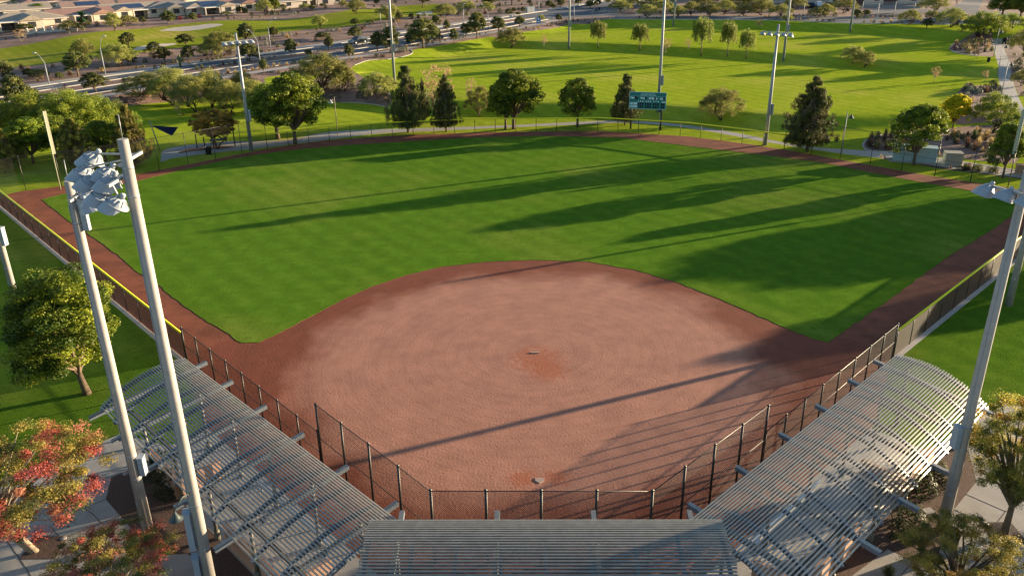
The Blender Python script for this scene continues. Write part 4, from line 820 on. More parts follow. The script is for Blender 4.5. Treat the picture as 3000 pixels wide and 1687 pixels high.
# ---- named trees
NT=[
('ash','V5',538,322,None,0,'L'),
('ypine','K1',600,1290,893,330,'yellowish pine behind the left field corner, just left of the thick light pole'),
('ypine','K1',1025,1262,780,300,'tall yellowish pine just right of the thick near light pole top'),
('ypine','K1',40,1300,940,330,'olive pine cut off by the left frame edge behind the fence'),
('verd','U1',640,1000,330,1000,'bright green feathery tree behind the yellow foul pole, left one of the large clump'),
('verd','U1',1150,1080,290,1050,'bright green feathery tree in the middle of the large clump behind foul pole'),
('verd','U1',1500,980,390,760,'bright green feathery tree at the right end of the large clump behind foul pole'),
('ash','K1',255,1235,900,330,'dark leafy tree low behind the corner fence left of the foul pole'),
('ash','K1',800,1215,890,270,'dark leafy tree in the gap between the two tall yellowish pines'),
('ash','K1',430,1190,850,300,'dark leafy tree right behind the yellow foul pole wing'),
('verd','U1',260,1120,470,560,'green feathery tree near the left frame edge above the olive pine'),
('ypine','U1',330,1400,860,300,'dark olive pine between the left edge pine and the foul pole'),
('mesq','U2',620,610,-10,560,'pale feathery tree with thin dark trunks above the orange tree'),
('mesq','U2',1270,700,140,460,'grey-green feathery tree between light pole and dark broad tree'),
('verd','U1',2000,930,640,300,'small bright feathery tree on the lawn right of the tall yellowish pine'),
('mesq','U1',2205,468,60,680,'dark many trunked tree on the brown bank above the blue shade sail'),
('mesq','U2',60,560,-40,640,'pale feathery tree left of the many trunked group beyond the picnic lawn'),
('mesq','U2',390,668,70,640,'spreading tree with several dark trunks above the picnic area'),
('mesq','U2',900,680,170,520,'darker green feathery tree just left of the left field light pole'),
('mesq','U2',1130,560,40,520,'pale tan feathery tree directly behind the left field light pole'),
('orange','U2',700,1200,620,720,'orange brown autumn tree over the picnic area path'),
('bare','U2',150,740,400,200,'slim yellow leaved tree on the lawn above the blue shade sail'),
('ash','U2',1620,1070,190,980,'dark broad tree with pale leaning trunk right of the left field light pole'),
('ash','U2',1885,1142,110,860,'big glossy green tree straddling the path behind the left field fence'),
('mesq','T2',2290,1400,790,850,'large airy grey-green tree between the boulevard and the left lawn'),
('mesq','U2',2576,330,-120,420,'grey-green airy tree right of the largest airy boulevard tree'),
('mesq','T3',50,1370,985,320,'small olive airy tree on the dark bank behind the left field lawn'),
('mesq','K2',278,742,535,270,'round pale mesquite on the dark bank left of the first centre pine'),
('pine','K2',505,1000,500,320,'tall dark pine behind the fence, left one of the centre field pair'),
('pine','K2',792,994,565,250,'dark pine behind the fence, right one of the centre field pair'),
('pine','K2',620,930,590,110,'narrow dark pine half hidden behind the left pine of the pair'),
('bare','K2',745,905,485,280,'pinkish autumn tree rising behind the right pine of the pair'),
('bare','K2',985,770,590,100,'pale pink leafless treetop between the pines and the round dark trees'),
('mesq','K2',1045,880,640,190,'thin feathery olive tree between the pine pair and dark round tree'),
('ash','K2',1240,975,590,300,'dark tree with white lower trunk touching the big round centre tree'),
('ash','K2',1300,975,540,370,'big round dark tree right behind the middle of the outfield fence'),
('ash','K2',1782,958,600,290,'round green tree standing alone between centre trees and scoreboard'),
('pine','K2',2140,945,550,225,'slender pine immediately left of the teal scoreboard'),
('pine','K2',2085,925,700,110,'short dark pine tucked against the slender scoreboard pine'),
('mesq','K3',293,910,655,320,'dome shaped olive tree on the lawn right of the scoreboard'),
('pine','K3',937,1143,580,420,'large full pine behind the tall right field fence'),
('weep','T4',1297,745,278,250,'weeping tree on the grass step, first right of the thin light pole'),
('weep','T4',1927,780,325,280,'weeping tree on the grass step, just left of the scoreboard light pole'),
('weep','T5',275,850,220,320,'tall weeping tree, left one of the three standing together'),
('weep','T5',672,860,280,260,'leaning weeping tree, middle one of the three standing together'),
('weep','T5',955,898,405,250,'dark weeping tree, right one of the three standing together'),
('bare','T4',490,730,515,110,'small pinkish sapling on the grass step near the boulevard bank'),
('bare','T4',2340,825,570,170,'small bare sapling right beside the scoreboard light pole'),
('bare','T5',68,800,580,120,'small pinkish sapling left of the tall weeping tree'),
('bare','T5',1150,430,300,140,'bare pinkish sapling on the dark bank above the lawn'),
('mesq','T5',1575,330,215,190,'sparse olive tree beside the upper light pole on the dark bank'),
('mesq','K3',1278,492,335,165,'pale flat topped tree on the grass step, left one of the leaning pair'),
('mesq','K3',1367,512,378,160,'pale flat topped tree on the grass step, right one of the leaning pair'),
('mesq','K2',1278,338,198,210,'bright feathery tree at the left end of the shaded grass step'),
('bare','T6',1215,1250,1005,170,'thin reddish sapling near the end of the grass step by the dark patch'),
('bare','T6',1970,1235,1060,120,'thin bare sapling on the lawn strip close to the right walkway'),
('bare','T6',1855,890,700,120,'pale pinkish shrub like tree at the point of the grassy bed'),
('ash','W4',850,1130,215,660,'dark green ash tree in front of the pale blue utility enclosure'),
('yellow','W4',1400,640,95,340,'brilliant yellow tree right behind the dark green ash'),
('verd','W4',1960,680,80,620,'pale green airy tree filling the bed beside the right walkway'),
('ash','W4',2112,1310,455,500,'green tree in front of the right foul pole'),
('ash','W4',2440,1180,640,260,'green tree cut by the right frame edge above the masonry wall'),
('mesq','T6',838,372,140,310,'leaning flat topped tree beside the side road kerb'),
('mesq','T6',1180,318,150,230,'small flat topped tree at the side road junction'),
('mesq','T6',1460,412,115,430,'wide domed tree at the end of the side road'),
('oak','T6',1098,458,290,190,'low dark bushy tree on the bank right of the tuft row'),
('mesq','T6',1200,190,-60,440,'yellow green willowy tree in front of the far garages'),
('verd','T6',1960,600,150,640,'huge feathery tree at the head of the grassy bed'),
('verd','T6',2330,470,190,520,'feathery tree right of the upper bell lamp'),
('mesq','T6',2560,860,390,420,'pale feathery tree at the right edge beyond the walkway'),
('mesq','T6',2520,1300,1050,300,'low olive tree at the right edge beside the walkway lamps'),
('ash','T6',2250,230,-90,460,'dark tree at the upper right beyond the side road, left one'),
('ash','T6',2520,260,-60,420,'dark tree at the upper right beyond the side road, right one'),
('oak','T6',40,300,130,150,'small dark leaning tree behind the side road kerb left of the tufts'),
('oak','T6',190,262,140,130,'rounded olive shrub tree left of the far garages'),
('mesq','T5',2030,272,105,300,'flat topped olive tree in the bed before the far parking area'),
('mesq','T5',2160,262,55,260,'olive tree leaning behind the flat topped bed tree'),
('mesq','T5',1700,150,-40,330,'olive tree right of the tall grove light pole'),
('mesq','T5',2420,205,-40,380,'drooping yellow green tree before the dark far building'),
]
for (kind,k,x,y,ty,w_,lb) in NT:
    if lb=='L': continue
    near=k in('K1','U1','U2','W4') or (k in('K2','K3') and y>850)
    ptree(kind,k,x,y,ty,w_,lb,fine=1.35 if near else 1.)
# foreground trees
b=at('V5',538,322); tree('ash',b,hgt(b,'V4',330,835)*1.02,330/2.109*dist(b)*2/F*1.06,'large dense green tree with leaning trunk on the left lawn','',0,2.0,lean=(.0,-.13))
b=at('W1',500,1130); tree('pist',b,6.6,8.6,'large red and gold autumn tree over the dark square planting pit',None,0,2.1)
b=at('S',350,1775); tree('pist',b,3.6,6.2,'lower red tinged autumn tree spreading across the bottom left corner',None,1,2.1)
b=at('S',-70,1300); tree('ash',b,5.2,3.2,'grey-green tree peeking in at the left edge above the autumn tree',None,1,1.6)
b=at('W8',925,1112); tree('gold',b,7.7,6.4,'big olive and bronze tree growing from the slotted grate at right',None,2,2.2)
b=at('S',2790,1760); tree('gold',b,4.0,5.6,'golden bronze treetop at the bottom right below the light pole',None,0,2.1)
b=at('S',3060,1560); tree('gold',b,7,4,'bronze tree cut by the lower right frame edge',None,1,1.8)
# ---- boulevard and golf trees
OT=[('oak','T1',60,1200,885,360),('oak','U1',262,696,130,430),('oak','T1',1450,1400,1105,360),('oak','T1',1185,1152,750,420),('mesq','T1',1800,1010,650,520),('oak','T1',1940,985,780,230),('oak','T1',1950,725,470,230),('oak','T1',2330,810,620,220),('oak','T1',2492,945,710,240),('mesq','T1',1292,925,575,330),
('mesq','T1',600,1180,1035,300),('oak','T1',905,1212,1080,120),('oak','T1',440,1175,1040,180),('oak','U1',480,560,280,300),('oak','U1',2560,250,100,200),
('oak','T2',270,920,680,230),('oak','T2',240,700,520,260),('mesq','T2',590,880,630,360),('mesq','T2',790,850,450,520),('oak','T2',1195,930,640,320),('oak','T2',1150,660,360,280),('oak','T2',1560,580,415,170),('oak','T2',1822,845,595,200),('oak','T2',2390,760,560,180),('oak','T2',2290,590,480,240),('mesq','T2',2252,425,215,220),('oak','T2',1405,1110,895,150),('oak','T2',2085,850,750,130),
('oak','T3',210,585,390,230),('oak','T3',215,395,285,140),('oak','T3',122,892,650,160),('oak','T3',545,775,490,260),('oak','T3',742,795,370,320),('oak','T3',1238,732,240,480),('oak','T3',1055,650,465,230),('oak','T3',1430,415,218,155),('oak','T3',1600,490,305,115),('oak','T3',1458,620,410,110),('oak','T3',1700,658,415,155),('oak','T3',1882,560,340,185),('oak','T3',2047,588,150,290),('oak','T3',2372,500,240,250),('mesq','T3',1562,275,45,330),('mesq','T3',1880,200,0,300),('mesq','T3',2200,190,20,230),('oak','T3',885,335,195,120),('mesq','T3',240,208,-10,270),('mesq','T3',720,300,60,360),('oak','T3',1050,280,205,100),('mesq','T3',420,370,310,100),('oak','T3',2530,235,130,140),
('oak','T4',110,410,255,190),('mesq','T4',440,335,220,110),('oak','T4',705,335,210,115),('oak','T4',90,240,180,90),('oak','T4',160,200,110,90),('oak','T4',560,130,0,130),('oak','T4',740,110,-20,150),('oak','T4',1180,130,10,170),('oak','T4',1290,100,-10,150),('oak','T4',620,140,60,100),('oak','T4',30,190,110,80),('oak','T4',260,70,0,90),('oak','T4',1000,80,-30,130)]
def group_trees(L,tmpl,group):
    L=sorted(L,key=lambda t:src(t[1],t[2],t[3])[0]); n=len(L)
    for i,(kind,k,x,y,ty,w_) in enumerate(L): ptree(kind,k,x,y,ty,w_,tmpl%ordn(i),group)
group_trees([t for t in OT if t[0]=='oak'],'dark green rounded oak along the boulevard, %s from the left','dark oaks along the boulevard')
group_trees([t for t in OT if t[0]=='mesq'],'pale feathery palo verde near the boulevard, %s from the left','pale feathery trees near the boulevard')
GV=[('mesq','T4',1640,185,-10,330),('mesq','T4',1830,150,-40,330),('mesq','T4',2040,270,60,300),('mesq','T4',2270,235,-10,330),('mesq','T4',2500,270,70,260),('mesq','T5',130,245,20,290),('mesq','T5',420,250,60,300),('mesq','T5',620,225,0,340),('mesq','T5',930,245,62,320),('mesq','T5',1190,235,-10,360),('mesq','T5',1468,268,55,340),('mesq','T4',1560,100,-80,300),('mesq','T5',300,150,-80,360),('mesq','T5',800,150,-90,360),('mesq','T5',1100,140,-90,380),('mesq','T4',2150,150,-80,330)]
group_trees(GV,'dusty green spreading tree of the far grove, %s from the left','grove across the side road')
HG=[('ash','T1',560,245,45,380),('oak','T1',790,140,35,150),('mesq','T1',1725,470,175,230),('mesq','T1',1920,402,225,300),('mesq','T1',1065,492,300,290),('bare','T1',330,640,430,210),('oak','T1',390,470,355,290),('oak','T1',2545,372,170,220),('oak','T1',2160,365,245,110),('oak','T1',1290,420,290,190),('mesq','T1',380,120,50,250),('oak','T1',1210,190,105,220),('mesq','T1',2280,110,10,200),
('oak','T2',340,330,185,150),('mesq','T2',840,250,165,170),('oak','T2',1040,190,100,200),('mesq','T2',1420,235,-40,240),('ash','T2',1570,180,-40,200),('oak','T2',1700,140,60,100),('mesq','T2',2030,160,50,180),('oak','T2',2140,160,85,110),('oak','T2',180,80,-20,110),('oak','T2',1130,230,130,100),('oak','T2',2300,110,50,120),('mesq','T3',30,120,0,140),('oak','T3',540,80,-10,110)]
group_trees([t for t in HG],'garden tree among the tan golf course houses, %s from the left','garden trees by the houses')
# fan palm and saguaro, agave
b=at('T1',1270,415); h=hgt(b,'T1',1270,225); t=thing('palm_tree','small fan palm in front of the long red roofed house','tree',b); MB().tube([(0,0,0),(0,0,h*.8)],[.22,.18],8).build('trunk','bark',t)
cs=[];
mb=MB(); rr=random.Random(3)
for i in range(46):
    a=rr.uniform(0,6.28); el=rr.uniform(-.5,1.3); d_=Vector((math.cos(a)*math.cos(el),math.sin(a)*math.cos(el),math.sin(el))); p=Vector((0,0,h*.8))+d_*.9; e_=p+d_*.9+Vector((0,0,-.25)); sd_=Vector((-math.sin(a),math.cos(a),0))*.42
    mb.poly([p-d_*.9,p-sd_*.5,e_-sd_,e_+d_*.2,e_+sd_,p+sd_*.5])
mb.build('fronds','can_green',t)
b=at('T2',150,1010); h=hgt(b,'T2',115,830); t=thing('saguaro_cactus','single tall saguaro cactus on the boulevard median','cactus',b); mb=MB(); mb.tube([(0,0,-.1),(0,0,h*.3),(0,0,h*.9),(0,0,h)],[.22,.27,.25,.08],12); mb.tube([(.2,0,h*.45),(.5,0,h*.5),(.52,0,h*.66)],[.1,.12,.07],8); mb.build('stem','cactus',t)
# ---------------------------------------------------------------- shrubs and tufts
def ballmesh(seed,col,n=520,m=None,asp=.5,sz=.11,tuft=False):
    r=np.random.default_rng(seed)
    if tuft:
        a=r.uniform(0,2*PI,n); el=r.uniform(.35,1.5,n); L_=r.uniform(.5,1.,n); d=np.column_stack([np.cos(a)*np.cos(el),np.sin(a)*np.cos(el),np.sin(el)])
        base=d*.06; tip=d*L_[:,None]; tip[:,2]-=.18*L_*np.cos(el); side=np.column_stack([-np.sin(a),np.cos(a),np.zeros(n)])*.022
        v=np.stack([base-side,base+side,tip+side*.6,tip-side*.6],1)
    else:
        d=r.normal(size=(n,3)); d/=np.linalg.norm(d,axis=1)[:,None]; d[:,2]=np.abs(d[:,2])*.95; lump=1+.12*np.sin(d[:,0]*5+seed)*np.cos(d[:,1]*6); c=d*(r.uniform(.5,1,n)**.35*lump)[:,None]*np.array([.5,.5,.95])
        me=leafmesh('shrub',c,np.array(col)*r.uniform(.6,1.4,(n,1)),sz,seed,m or LF,asp,.3,0,d); return me
    me=bpy.data.meshes.new('tuft'); me.vertices.add(n*4); me.vertices.foreach_set('co',v.ravel()); me.loops.add(n*4); me.loops.foreach_set('vertex_index',np.arange(n*4)); me.polygons.add(n); me.polygons.foreach_set('loop_start',np.arange(n)*4); me.polygons.foreach_set('loop_total',np.full(n,4))
    ca=me.color_attributes.new('Col','FLOAT_COLOR','POINT'); cc=np.ones((n,4,4)); cc[:,:,:3]=(np.array(col)*r.uniform(.65,1.35,(n,1)))[:,None,:]; ca.data.foreach_set('color',cc.ravel()); me.materials.append(LF3); me.update(); return me
SH={'dark':[ballmesh(i,(.035,.045,.02)) for i in range(3)],'olive':[ballmesh(i+5,(.10,.105,.035)) for i in range(3)],'grey':[ballmesh(i+9,(.16,.17,.13)) for i in range(2)],'purple':[ballmesh(i+12,(.06,.035,.055)) for i in range(2)],'gold':[ballmesh(i+15,(.26,.19,.04)) for i in range(2)],'red':[ballmesh(18,(.45,.03,.01))],
 'tuft':[ballmesh(i+20,(.36,.26,.13),300,tuft=True) for i in range(3)],'gtuft':[ballmesh(i+25,(.12,.13,.05),300,tuft=True) for i in range(2)],'rtuft':[ballmesh(i+28,(.16,.10,.07),300,tuft=True) for i in range(2)]}
SN={'dark':('round_shrub','shrub'),'olive':('round_shrub','shrub'),'grey':('round_shrub','shrub'),'purple':('round_shrub','shrub'),'gold':('round_shrub','shrub'),'red':('round_shrub','shrub'),'tuft':('ornamental_grass','grass tuft'),'gtuft':('ornamental_grass','grass tuft'),'rtuft':('ornamental_grass','grass tuft')}
CN={'dark':'dark round shrub','olive':'olive green round shrub','grey':'silvery grey round shrub','purple':'purplish round shrub','gold':'golden round shrub','red':'bright red shrub','tuft':'straw coloured grass tuft','gtuft':'green spiky grass tuft','rtuft':'reddish brown grass tuft'}
def shrubs(L,place,group):
    # L: (kind, pos Vector, width, height)
    by={}
    for s in L: by.setdefault(s[0],[]).append(s)
    for kd,S_ in by.items():
        S_.sort(key=lambda s:proj(s[1])[0])
        for i,(kd,p,w_,h_) in enumerate(S_):
            o=bpy.data.objects.new(SN[kd][0],SH[kd][R.randrange(len(SH[kd]))]); COL.objects.link(o); o.location=p; o.rotation_euler=(0,0,R.uniform(0,6.28)); o.scale=(w_,w_,h_) if 'tuft' not in kd else (w_*.62,w_*.62,h_)
            tag(o,('%s %s'%(CN[kd],place) if len(S_)==1 else '%s %s, %s from the left'%(CN[kd],place,ordn(i))),SN[kd][1],group)
def P_(k,*items):
    out=[]
    for (kd,x,y,w_) in items:
        b=at(k,x,y); s=w_/C[k][2]*dist(b)/F; out.append((kd,b,s,s*R.uniform(.75,.95)))
    return out
def inpoly(k,poly,n,kinds,w0,w1,hk=.8,mind=.8):
    P=pts(k,*poly); xs=[p[0] for p in P]; ys=[p[1] for p in P]; out=[]; tries=0
    while len(out)<n and tries<4000:
        tries+=1; x=R.uniform(min(xs),max(xs)); y=R.uniform(min(ys),max(ys))
        if inside(P,np.array([x]),np.array([y]))[0] and all((x-o[1][0])**2+(y-o[1][1])**2>mind*mind for o in out): w_=R.uniform(w0,w1); out.append((R.choice(kinds),Vector((x,y,float(H(x,y)))),w_,w_*hk*R.uniform(.8,1.1)))
    return out
shrubs(P_('T6',('olive',160,350,60),('tuft',265,330,50),('dark',312,352,70),('tuft',405,338,50),('dark',440,365,65),('tuft',565,345,75),('tuft',670,348,60),('tuft',738,350,55),('tuft',877,355,50),('tuft',1020,358,50),('tuft',1262,365,45),('olive',1325,372,35),('olive',1385,374,35))+P_('T5',('olive',2030,330,50),('olive',2112,333,55),('dark',2205,335,50),('tuft',2235,325,50),('tuft',2280,320,50),('tuft',1725,312,45),('tuft',1778,310,45),('olive',1895,312,45),('tuft',1298,305,40),('tuft',1180,300,40)),'on the near side road verge','plants on the side road verge')
shrubs(P_('T5',('tuft',1240,262,45),('tuft',1298,262,50),('tuft',1430,262,40),('tuft',1668,262,45),('tuft',1712,262,45),('tuft',1675,240,50),('tuft',1755,240,40),('olive',1818,242,40),('tuft',1885,243,40),('olive',1970,240,45),('olive',2140,240,45),('dark',2300,250,95),('olive',850,252,35),('olive',950,252,35))+P_('T6',('olive',70,280,50),('dark',158,280,45),('olive',232,278,45),('tuft',288,280,50),('tuft',440,285,50),('olive',540,262,40),('dark',590,265,60),('olive',690,270,60),('dark',480,262,40),('dark',410,262,35)),'on the far side road verge','plants on the side road verge')
shrubs(P_('T3',('gtuft',1080,702,50),('olive',1162,698,60),('olive',1292,680,60),('olive',1378,660,50),('gtuft',1490,642,55),('gtuft',1568,625,60),('olive',1780,588,45),('olive',1840,575,45),('olive',1868,568,30),('gtuft',2008,545,35),('olive',2087,528,40),('gtuft',2180,512,40),('gtuft',1005,650,110),('gtuft',1090,640,110),('gtuft',1190,640,60),('olive',1310,640,90)),'beside the centre sidewalk','plants along the centre sidewalk')
shrubs(P_('T3',('dark',532,868,95),('dark',605,862,60),('dark',640,865,60),('tuft',228,905,55),('tuft',296,900,60),('gtuft',45,965,80),('tuft',5,950,50),('tuft',105,940,50),('tuft',200,915,30),('grey',930,790,110),('olive',975,780,90),('grey',880,780,90),('tuft',990,720,60),('olive',680,740,70)),'on the centre desert bank','plants on the desert bank')
shrubs(P_('T2',('olive',1637,1118,72),('olive',1740,1113,66),('dark',1795,1095,50),('dark',1828,1092,50),('tuft',720,1135,80),('tuft',870,1115,95),('tuft',975,1110,80),('tuft',1122,1088,80),('tuft',1238,1070,80),('tuft',1335,1052,80),('tuft',1470,1032,70),('tuft',1560,1010,80),('tuft',1650,1002,70),('tuft',1755,992,80),('olive',1860,960,80)),'on the park side verge','plants on the park side verge')
shrubs(P_('T2',('gtuft',400,1058,90),('gtuft',475,1045,90),('rtuft',650,1035,75),('rtuft',795,990,75),('tuft',742,1005,60),('tuft',888,980,70),('dark',972,970,70),('dark',1160,920,60),('dark',1388,895,45),('dark',1486,878,38),('dark',1567,865,38),('olive',1600,712,35),('dark',2222,780,40),('olive',2420,870,60),('dark',2472,765,25))+P_('T3',('olive',232,700,35),('olive',320,690,40),('olive',425,675,40))+P_('U1',('purple',990,300,85),('olive',1640,200,70),('dark',1705,370,50),('dark',1838,355,55)),'on the boulevard median','plants on the median')
shrubs(P_('T2',('tuft',40,955,80),('tuft',282,970,60),('dark',470,935,60),('dark',555,925,70),('dark',635,915,60),('olive',700,895,70),('olive',755,880,70),('gold',765,850,50),('rtuft',830,885,40),('rtuft',995,860,50),('dark',190,940,70),('dark',900,825,110),('dark',690,820,110),('tuft',1440,795,50),('tuft',1490,780,55),('rtuft',1565,775,60),('tuft',1930,690,55),('olive',1555,665,50),('dark',1602,718,40),('grey',1690,545,85),('grey',1790,545,95),('rtuft',1900,540,80),('grey',1500,590,60),('grey',1430,605,70),('rtuft',1345,600,70),('grey',2370,480,70),('grey',2430,480,80),('grey',2500,470,70),('tuft',2550,470,60),('olive',2190,620,70),('gtuft',2065,525,50),('dark',1960,640,30)),'on the central golf side verge','plants on the golf side verge')
shrubs(P_('T1',('gold',1535,1085,85),('olive',1610,1020,70),('tuft',430,1060,90),('olive',800,1020,80),('dark',1080,1140,60),('tuft',575,1230,90),('tuft',785,1225,60),('tuft',640,1190,60),('olive',2195,945,90),('olive',2068,1035,60),('olive',2165,1020,60),('dark',2470,985,70),('olive',2340,1040,70),('olive',2440,1030,60),('olive',2190,805,80),('grey',550,540,60),('tuft',90,600,60),('rtuft',200,1560-1350+1100,50),('olive',1250,450,80),('dark',1470,400,100),('olive',1840,400,110),('grey',1040,510,60)),'on the left golf side verge','plants on the golf side verge')
shrubs(P_('T2',('red',145,298,80),('red',430,270,80),('dark',80,290,70),('dark',245,290,90),('dark',640,300,60),('dark',870,290,50),('rtuft',960,290,60),('dark',1225,240,70),('dark',1540,235,110),('dark',1460,225,60),('olive',1630,225,60),('grey',1720,235,35),('grey',1755,235,35),('grey',1795,235,35),('grey',1835,230,35),('grey',1870,215,60),('dark',1930,205,60),('dark',1705,170,80),('dark',1800,160,60),('olive',1720,165,60),('grey',1010,300,30),('grey',1060,300,30),('grey',1160,305,30),('grey',1220,300,35),('olive',1230,270,50),('olive',1350,270,50),('dark',2340,130,60),('grey',2200,110,60)),'in the golf edge gardens','garden shrubs at the golf edge')
shrubs(P_('T4',('dark',600,400,88),('grey',335,455,70),('gold',402,430,60),('grey',535,395,40),('dark',820,350,70),('dark',918,328,65),('dark',992,322,55),('gold',897,358,35),('tuft',700,368,40),('tuft',735,362,40),('tuft',1042,298,30),('grey',1098,312,40),('dark',1163,330,35),('olive',205,440,30),('rtuft',1925,282,50),('grey',2040,285,40),('olive',1250,310,40))+P_('K2',('gtuft',1395,220,30)),'by the road junction','shrubs by the road junction')
shrubs(P_('T4',('olive',2130,285,40),('olive',2180,287,40),('olive',2240,285,35)),'before the far grove','shrubs before the grove')
shrubs(inpoly('W4',((200,900),(190,820),(280,760),(700,680),(740,900),(640,930)),30,['tuft','tuft','rtuft','gtuft'],.9,1.5,1.1,.55),'in the curbed right field bed','grass tufts in the curbed bed')
shrubs(inpoly('W4',((1300,800),(1350,690),(1900,640),(2300,700),(2300,1020),(1500,930)),46,['tuft','tuft','rtuft','gtuft','olive'],.9,1.7,1.0,.6),'around the right ash trees','plants around the right ash trees')
shrubs(inpoly('W4',((1500,1150),(2050,1225),(2080,1260),(1500,1195)),12,['rtuft','olive','gtuft'],.8,1.3,.8,.4)+P_('W4',('tuft',390,1025,60),('rtuft',440,1040,60),('tuft',520,1050,50),('rtuft',1370,1180,60),('tuft',1660,1040,50),('tuft',1800,1035,50),('tuft',1215,985,50)),'in the right field strip','plants in the right field strip')
shrubs(inpoly('T6',((1500,760),(1560,660),(1760,580),(2090,560),(2110,840),(1700,810)),44,['tuft','rtuft','gtuft','purple','olive'],1.0,2.0,.8,1.0),'in the lawn head bed','plants in the lawn head bed')
shrubs(inpoly('T6',((1640,1400),(1700,1320),(2180,1320),(2210,1440)),16,['rtuft','rtuft','dark','grey'],1.2,1.9,.9,.7)+P_('W4',('grey',1610,160,90),('tuft',1680,230,90),('rtuft',1600,330,90),('rtuft',1800,240,80)),'left of the right walkway','plants in the reddish bed')
shrubs(P_('T6',('olive',2430,840,60),('olive',2555,845,60),('dark',2470,1050,200),('dark',2550,1180,200),('dark',2390,1010,60),('dark',2335,665,50),('dark',1500,400,60),('dark',1565,395,60),('dark',1625,410,60))+P_('W4',('dark',2390,150,80)),'near the upper walkway','shrubs near the right walkway')
shrubs(P_('U2',('gold',190,712,50),('dark',530,690,120),('dark',925,720,110),('grey',2300,440,90),('grey',2420,450,80),('grey',2540,450,60),('olive',2350,310,150),('olive',2480,300,160),('dark',2545,340,110))+P_('K2',('grey',185,750,35),('tuft',335,760,40),('dark',150,735,90),('olive',205,725,80),('dark',85,670,60),('dark',130,675,60),('gold',245,690,40),('dark',330,715,90))+P_('U1',('purple',1905,520,75),('purple',2040,515,55),('dark',2140,495,55),('dark',1825,460,70),('gold',2020,370,80),('gold',2360,375,90),('gold',2240,425,70),('rtuft',2000,440,50)),'on the bank above left field','shrubs on the bank above left field')
shrubs(P_('V5',('dark',1050,930,220),('dark',960,830,170),('dark',1000,770,160)),'beside the left roof','dark shrubs beside the left roof')
shrubs(P_('V7',('dark',1560,880,200),('dark',1470,930,190),('dark',1400,1130,220),('dark',1330,1190,160),('olive',1590,800,100),('gtuft',1270,1445,110)),'beside the right roof','dark shrubs beside the right roof')
# scattered desert growth
def scat(n,x0,x1,y0,y1,kinds,w0,w1,test,place,group):
    out=[];t=0
    while len(out)<n and t<9000:
        t+=1; x=R.uniform(x0,x1); y=R.uniform(y0,y1); z=float(H(x,y)); u,v,_=proj((x,y,z))
        if 0<u<3000 and -20<v<1680 and test(x,y,u,v): w_=R.uniform(w0,w1); out.append((R.choice(kinds),Vector((x,y,z)),w_,w_*.8))
    shrubs(out,place,group)
GAn=np.array(GA)
far_ok=lambda x,y,u,v: float(sd(x,y,RM))<-24 and not inside(GA,np.array([x]),np.array([y]))[0]
scat(62,-60,60,190,470,['dark','olive','grey','dark','tuft'],.9,2.2,lambda x,y,u,v: far_ok(x,y,u,v) and u>850,'on the distant desert lot','desert shrubs on the distant lot')
scat(56,-150,20,100,330,['dark','olive','grey','tuft','rtuft'],.8,1.9,lambda x,y,u,v: -48<float(sd(x,y,RM))<-23.5 and not inside(GA,np.array([x]),np.array([y]))[0],'on the gravel before the fairway','shrubs before the fairway')
LT=[];t_=0
while len(LT)<44 and t_<9000:
    t_+=1; x=R.uniform(-90,90); y=R.uniform(240,520); u,v,_=proj((x,y,float(H(x,y))))
    if 1080<u<2990 and -40<v<40 and abs(float(sd(x,y,RM))+11)>14 and not(2250<u<2800 and v>-10): LT.append((x,y,u))
LT.sort(key=lambda t:t[2])
for i,(x,y,u) in enumerate(LT): tree(R.choice(['oak','mesq','oak']),Vector((x,y,float(H(x,y)))),R.uniform(4,7),R.uniform(4,7),'distant desert tree along the top of the view, %s from the left'%ordn(i),'distant desert trees')
# trees standing outside the right side of the frame whose long shadows cross the outfield
def shade(k,x,y,h,w_,kind='ash'):
    tip=at(k,x,y); L_=h/math.tan(SUN_EL)*.94; b=tip+Vector((math.cos(SUN_AZ),math.sin(SUN_AZ),0))*L_; return b,h,w_,kind
SHD=[shade('Z',1640,680,12,10),shade('Z',1700,700,9,9),shade('Z',1900,720,9.5,9),shade('Z',2080,690,9,8),shade('Z',1990,630,8,8),shade('Z',1840,680,10,8)]
SHD.sort(key=lambda s:-s[0].y); kk=0
for b,h,w_,kind in SHD:
    b.z=float(H(b.x,b.y)); u,v,_=proj(b)
    if u<2960: continue
    tree(kind,b,h,w_,'tree beyond the right edge shading the outfield, %s from the far end'%ordn(kk),'trees shading the field from the right'); kk+=1
for i,(x,y,h) in enumerate(((60,8,7.5),(74,40,9))):
    u,v,_=proj((x,y,4))
    if u>3080: tree('ash',Vector((x,y,0)),h,h*.85,'park tree beyond the right lawn, %s from the plate'%ordn(i),'trees shading the field from the right')
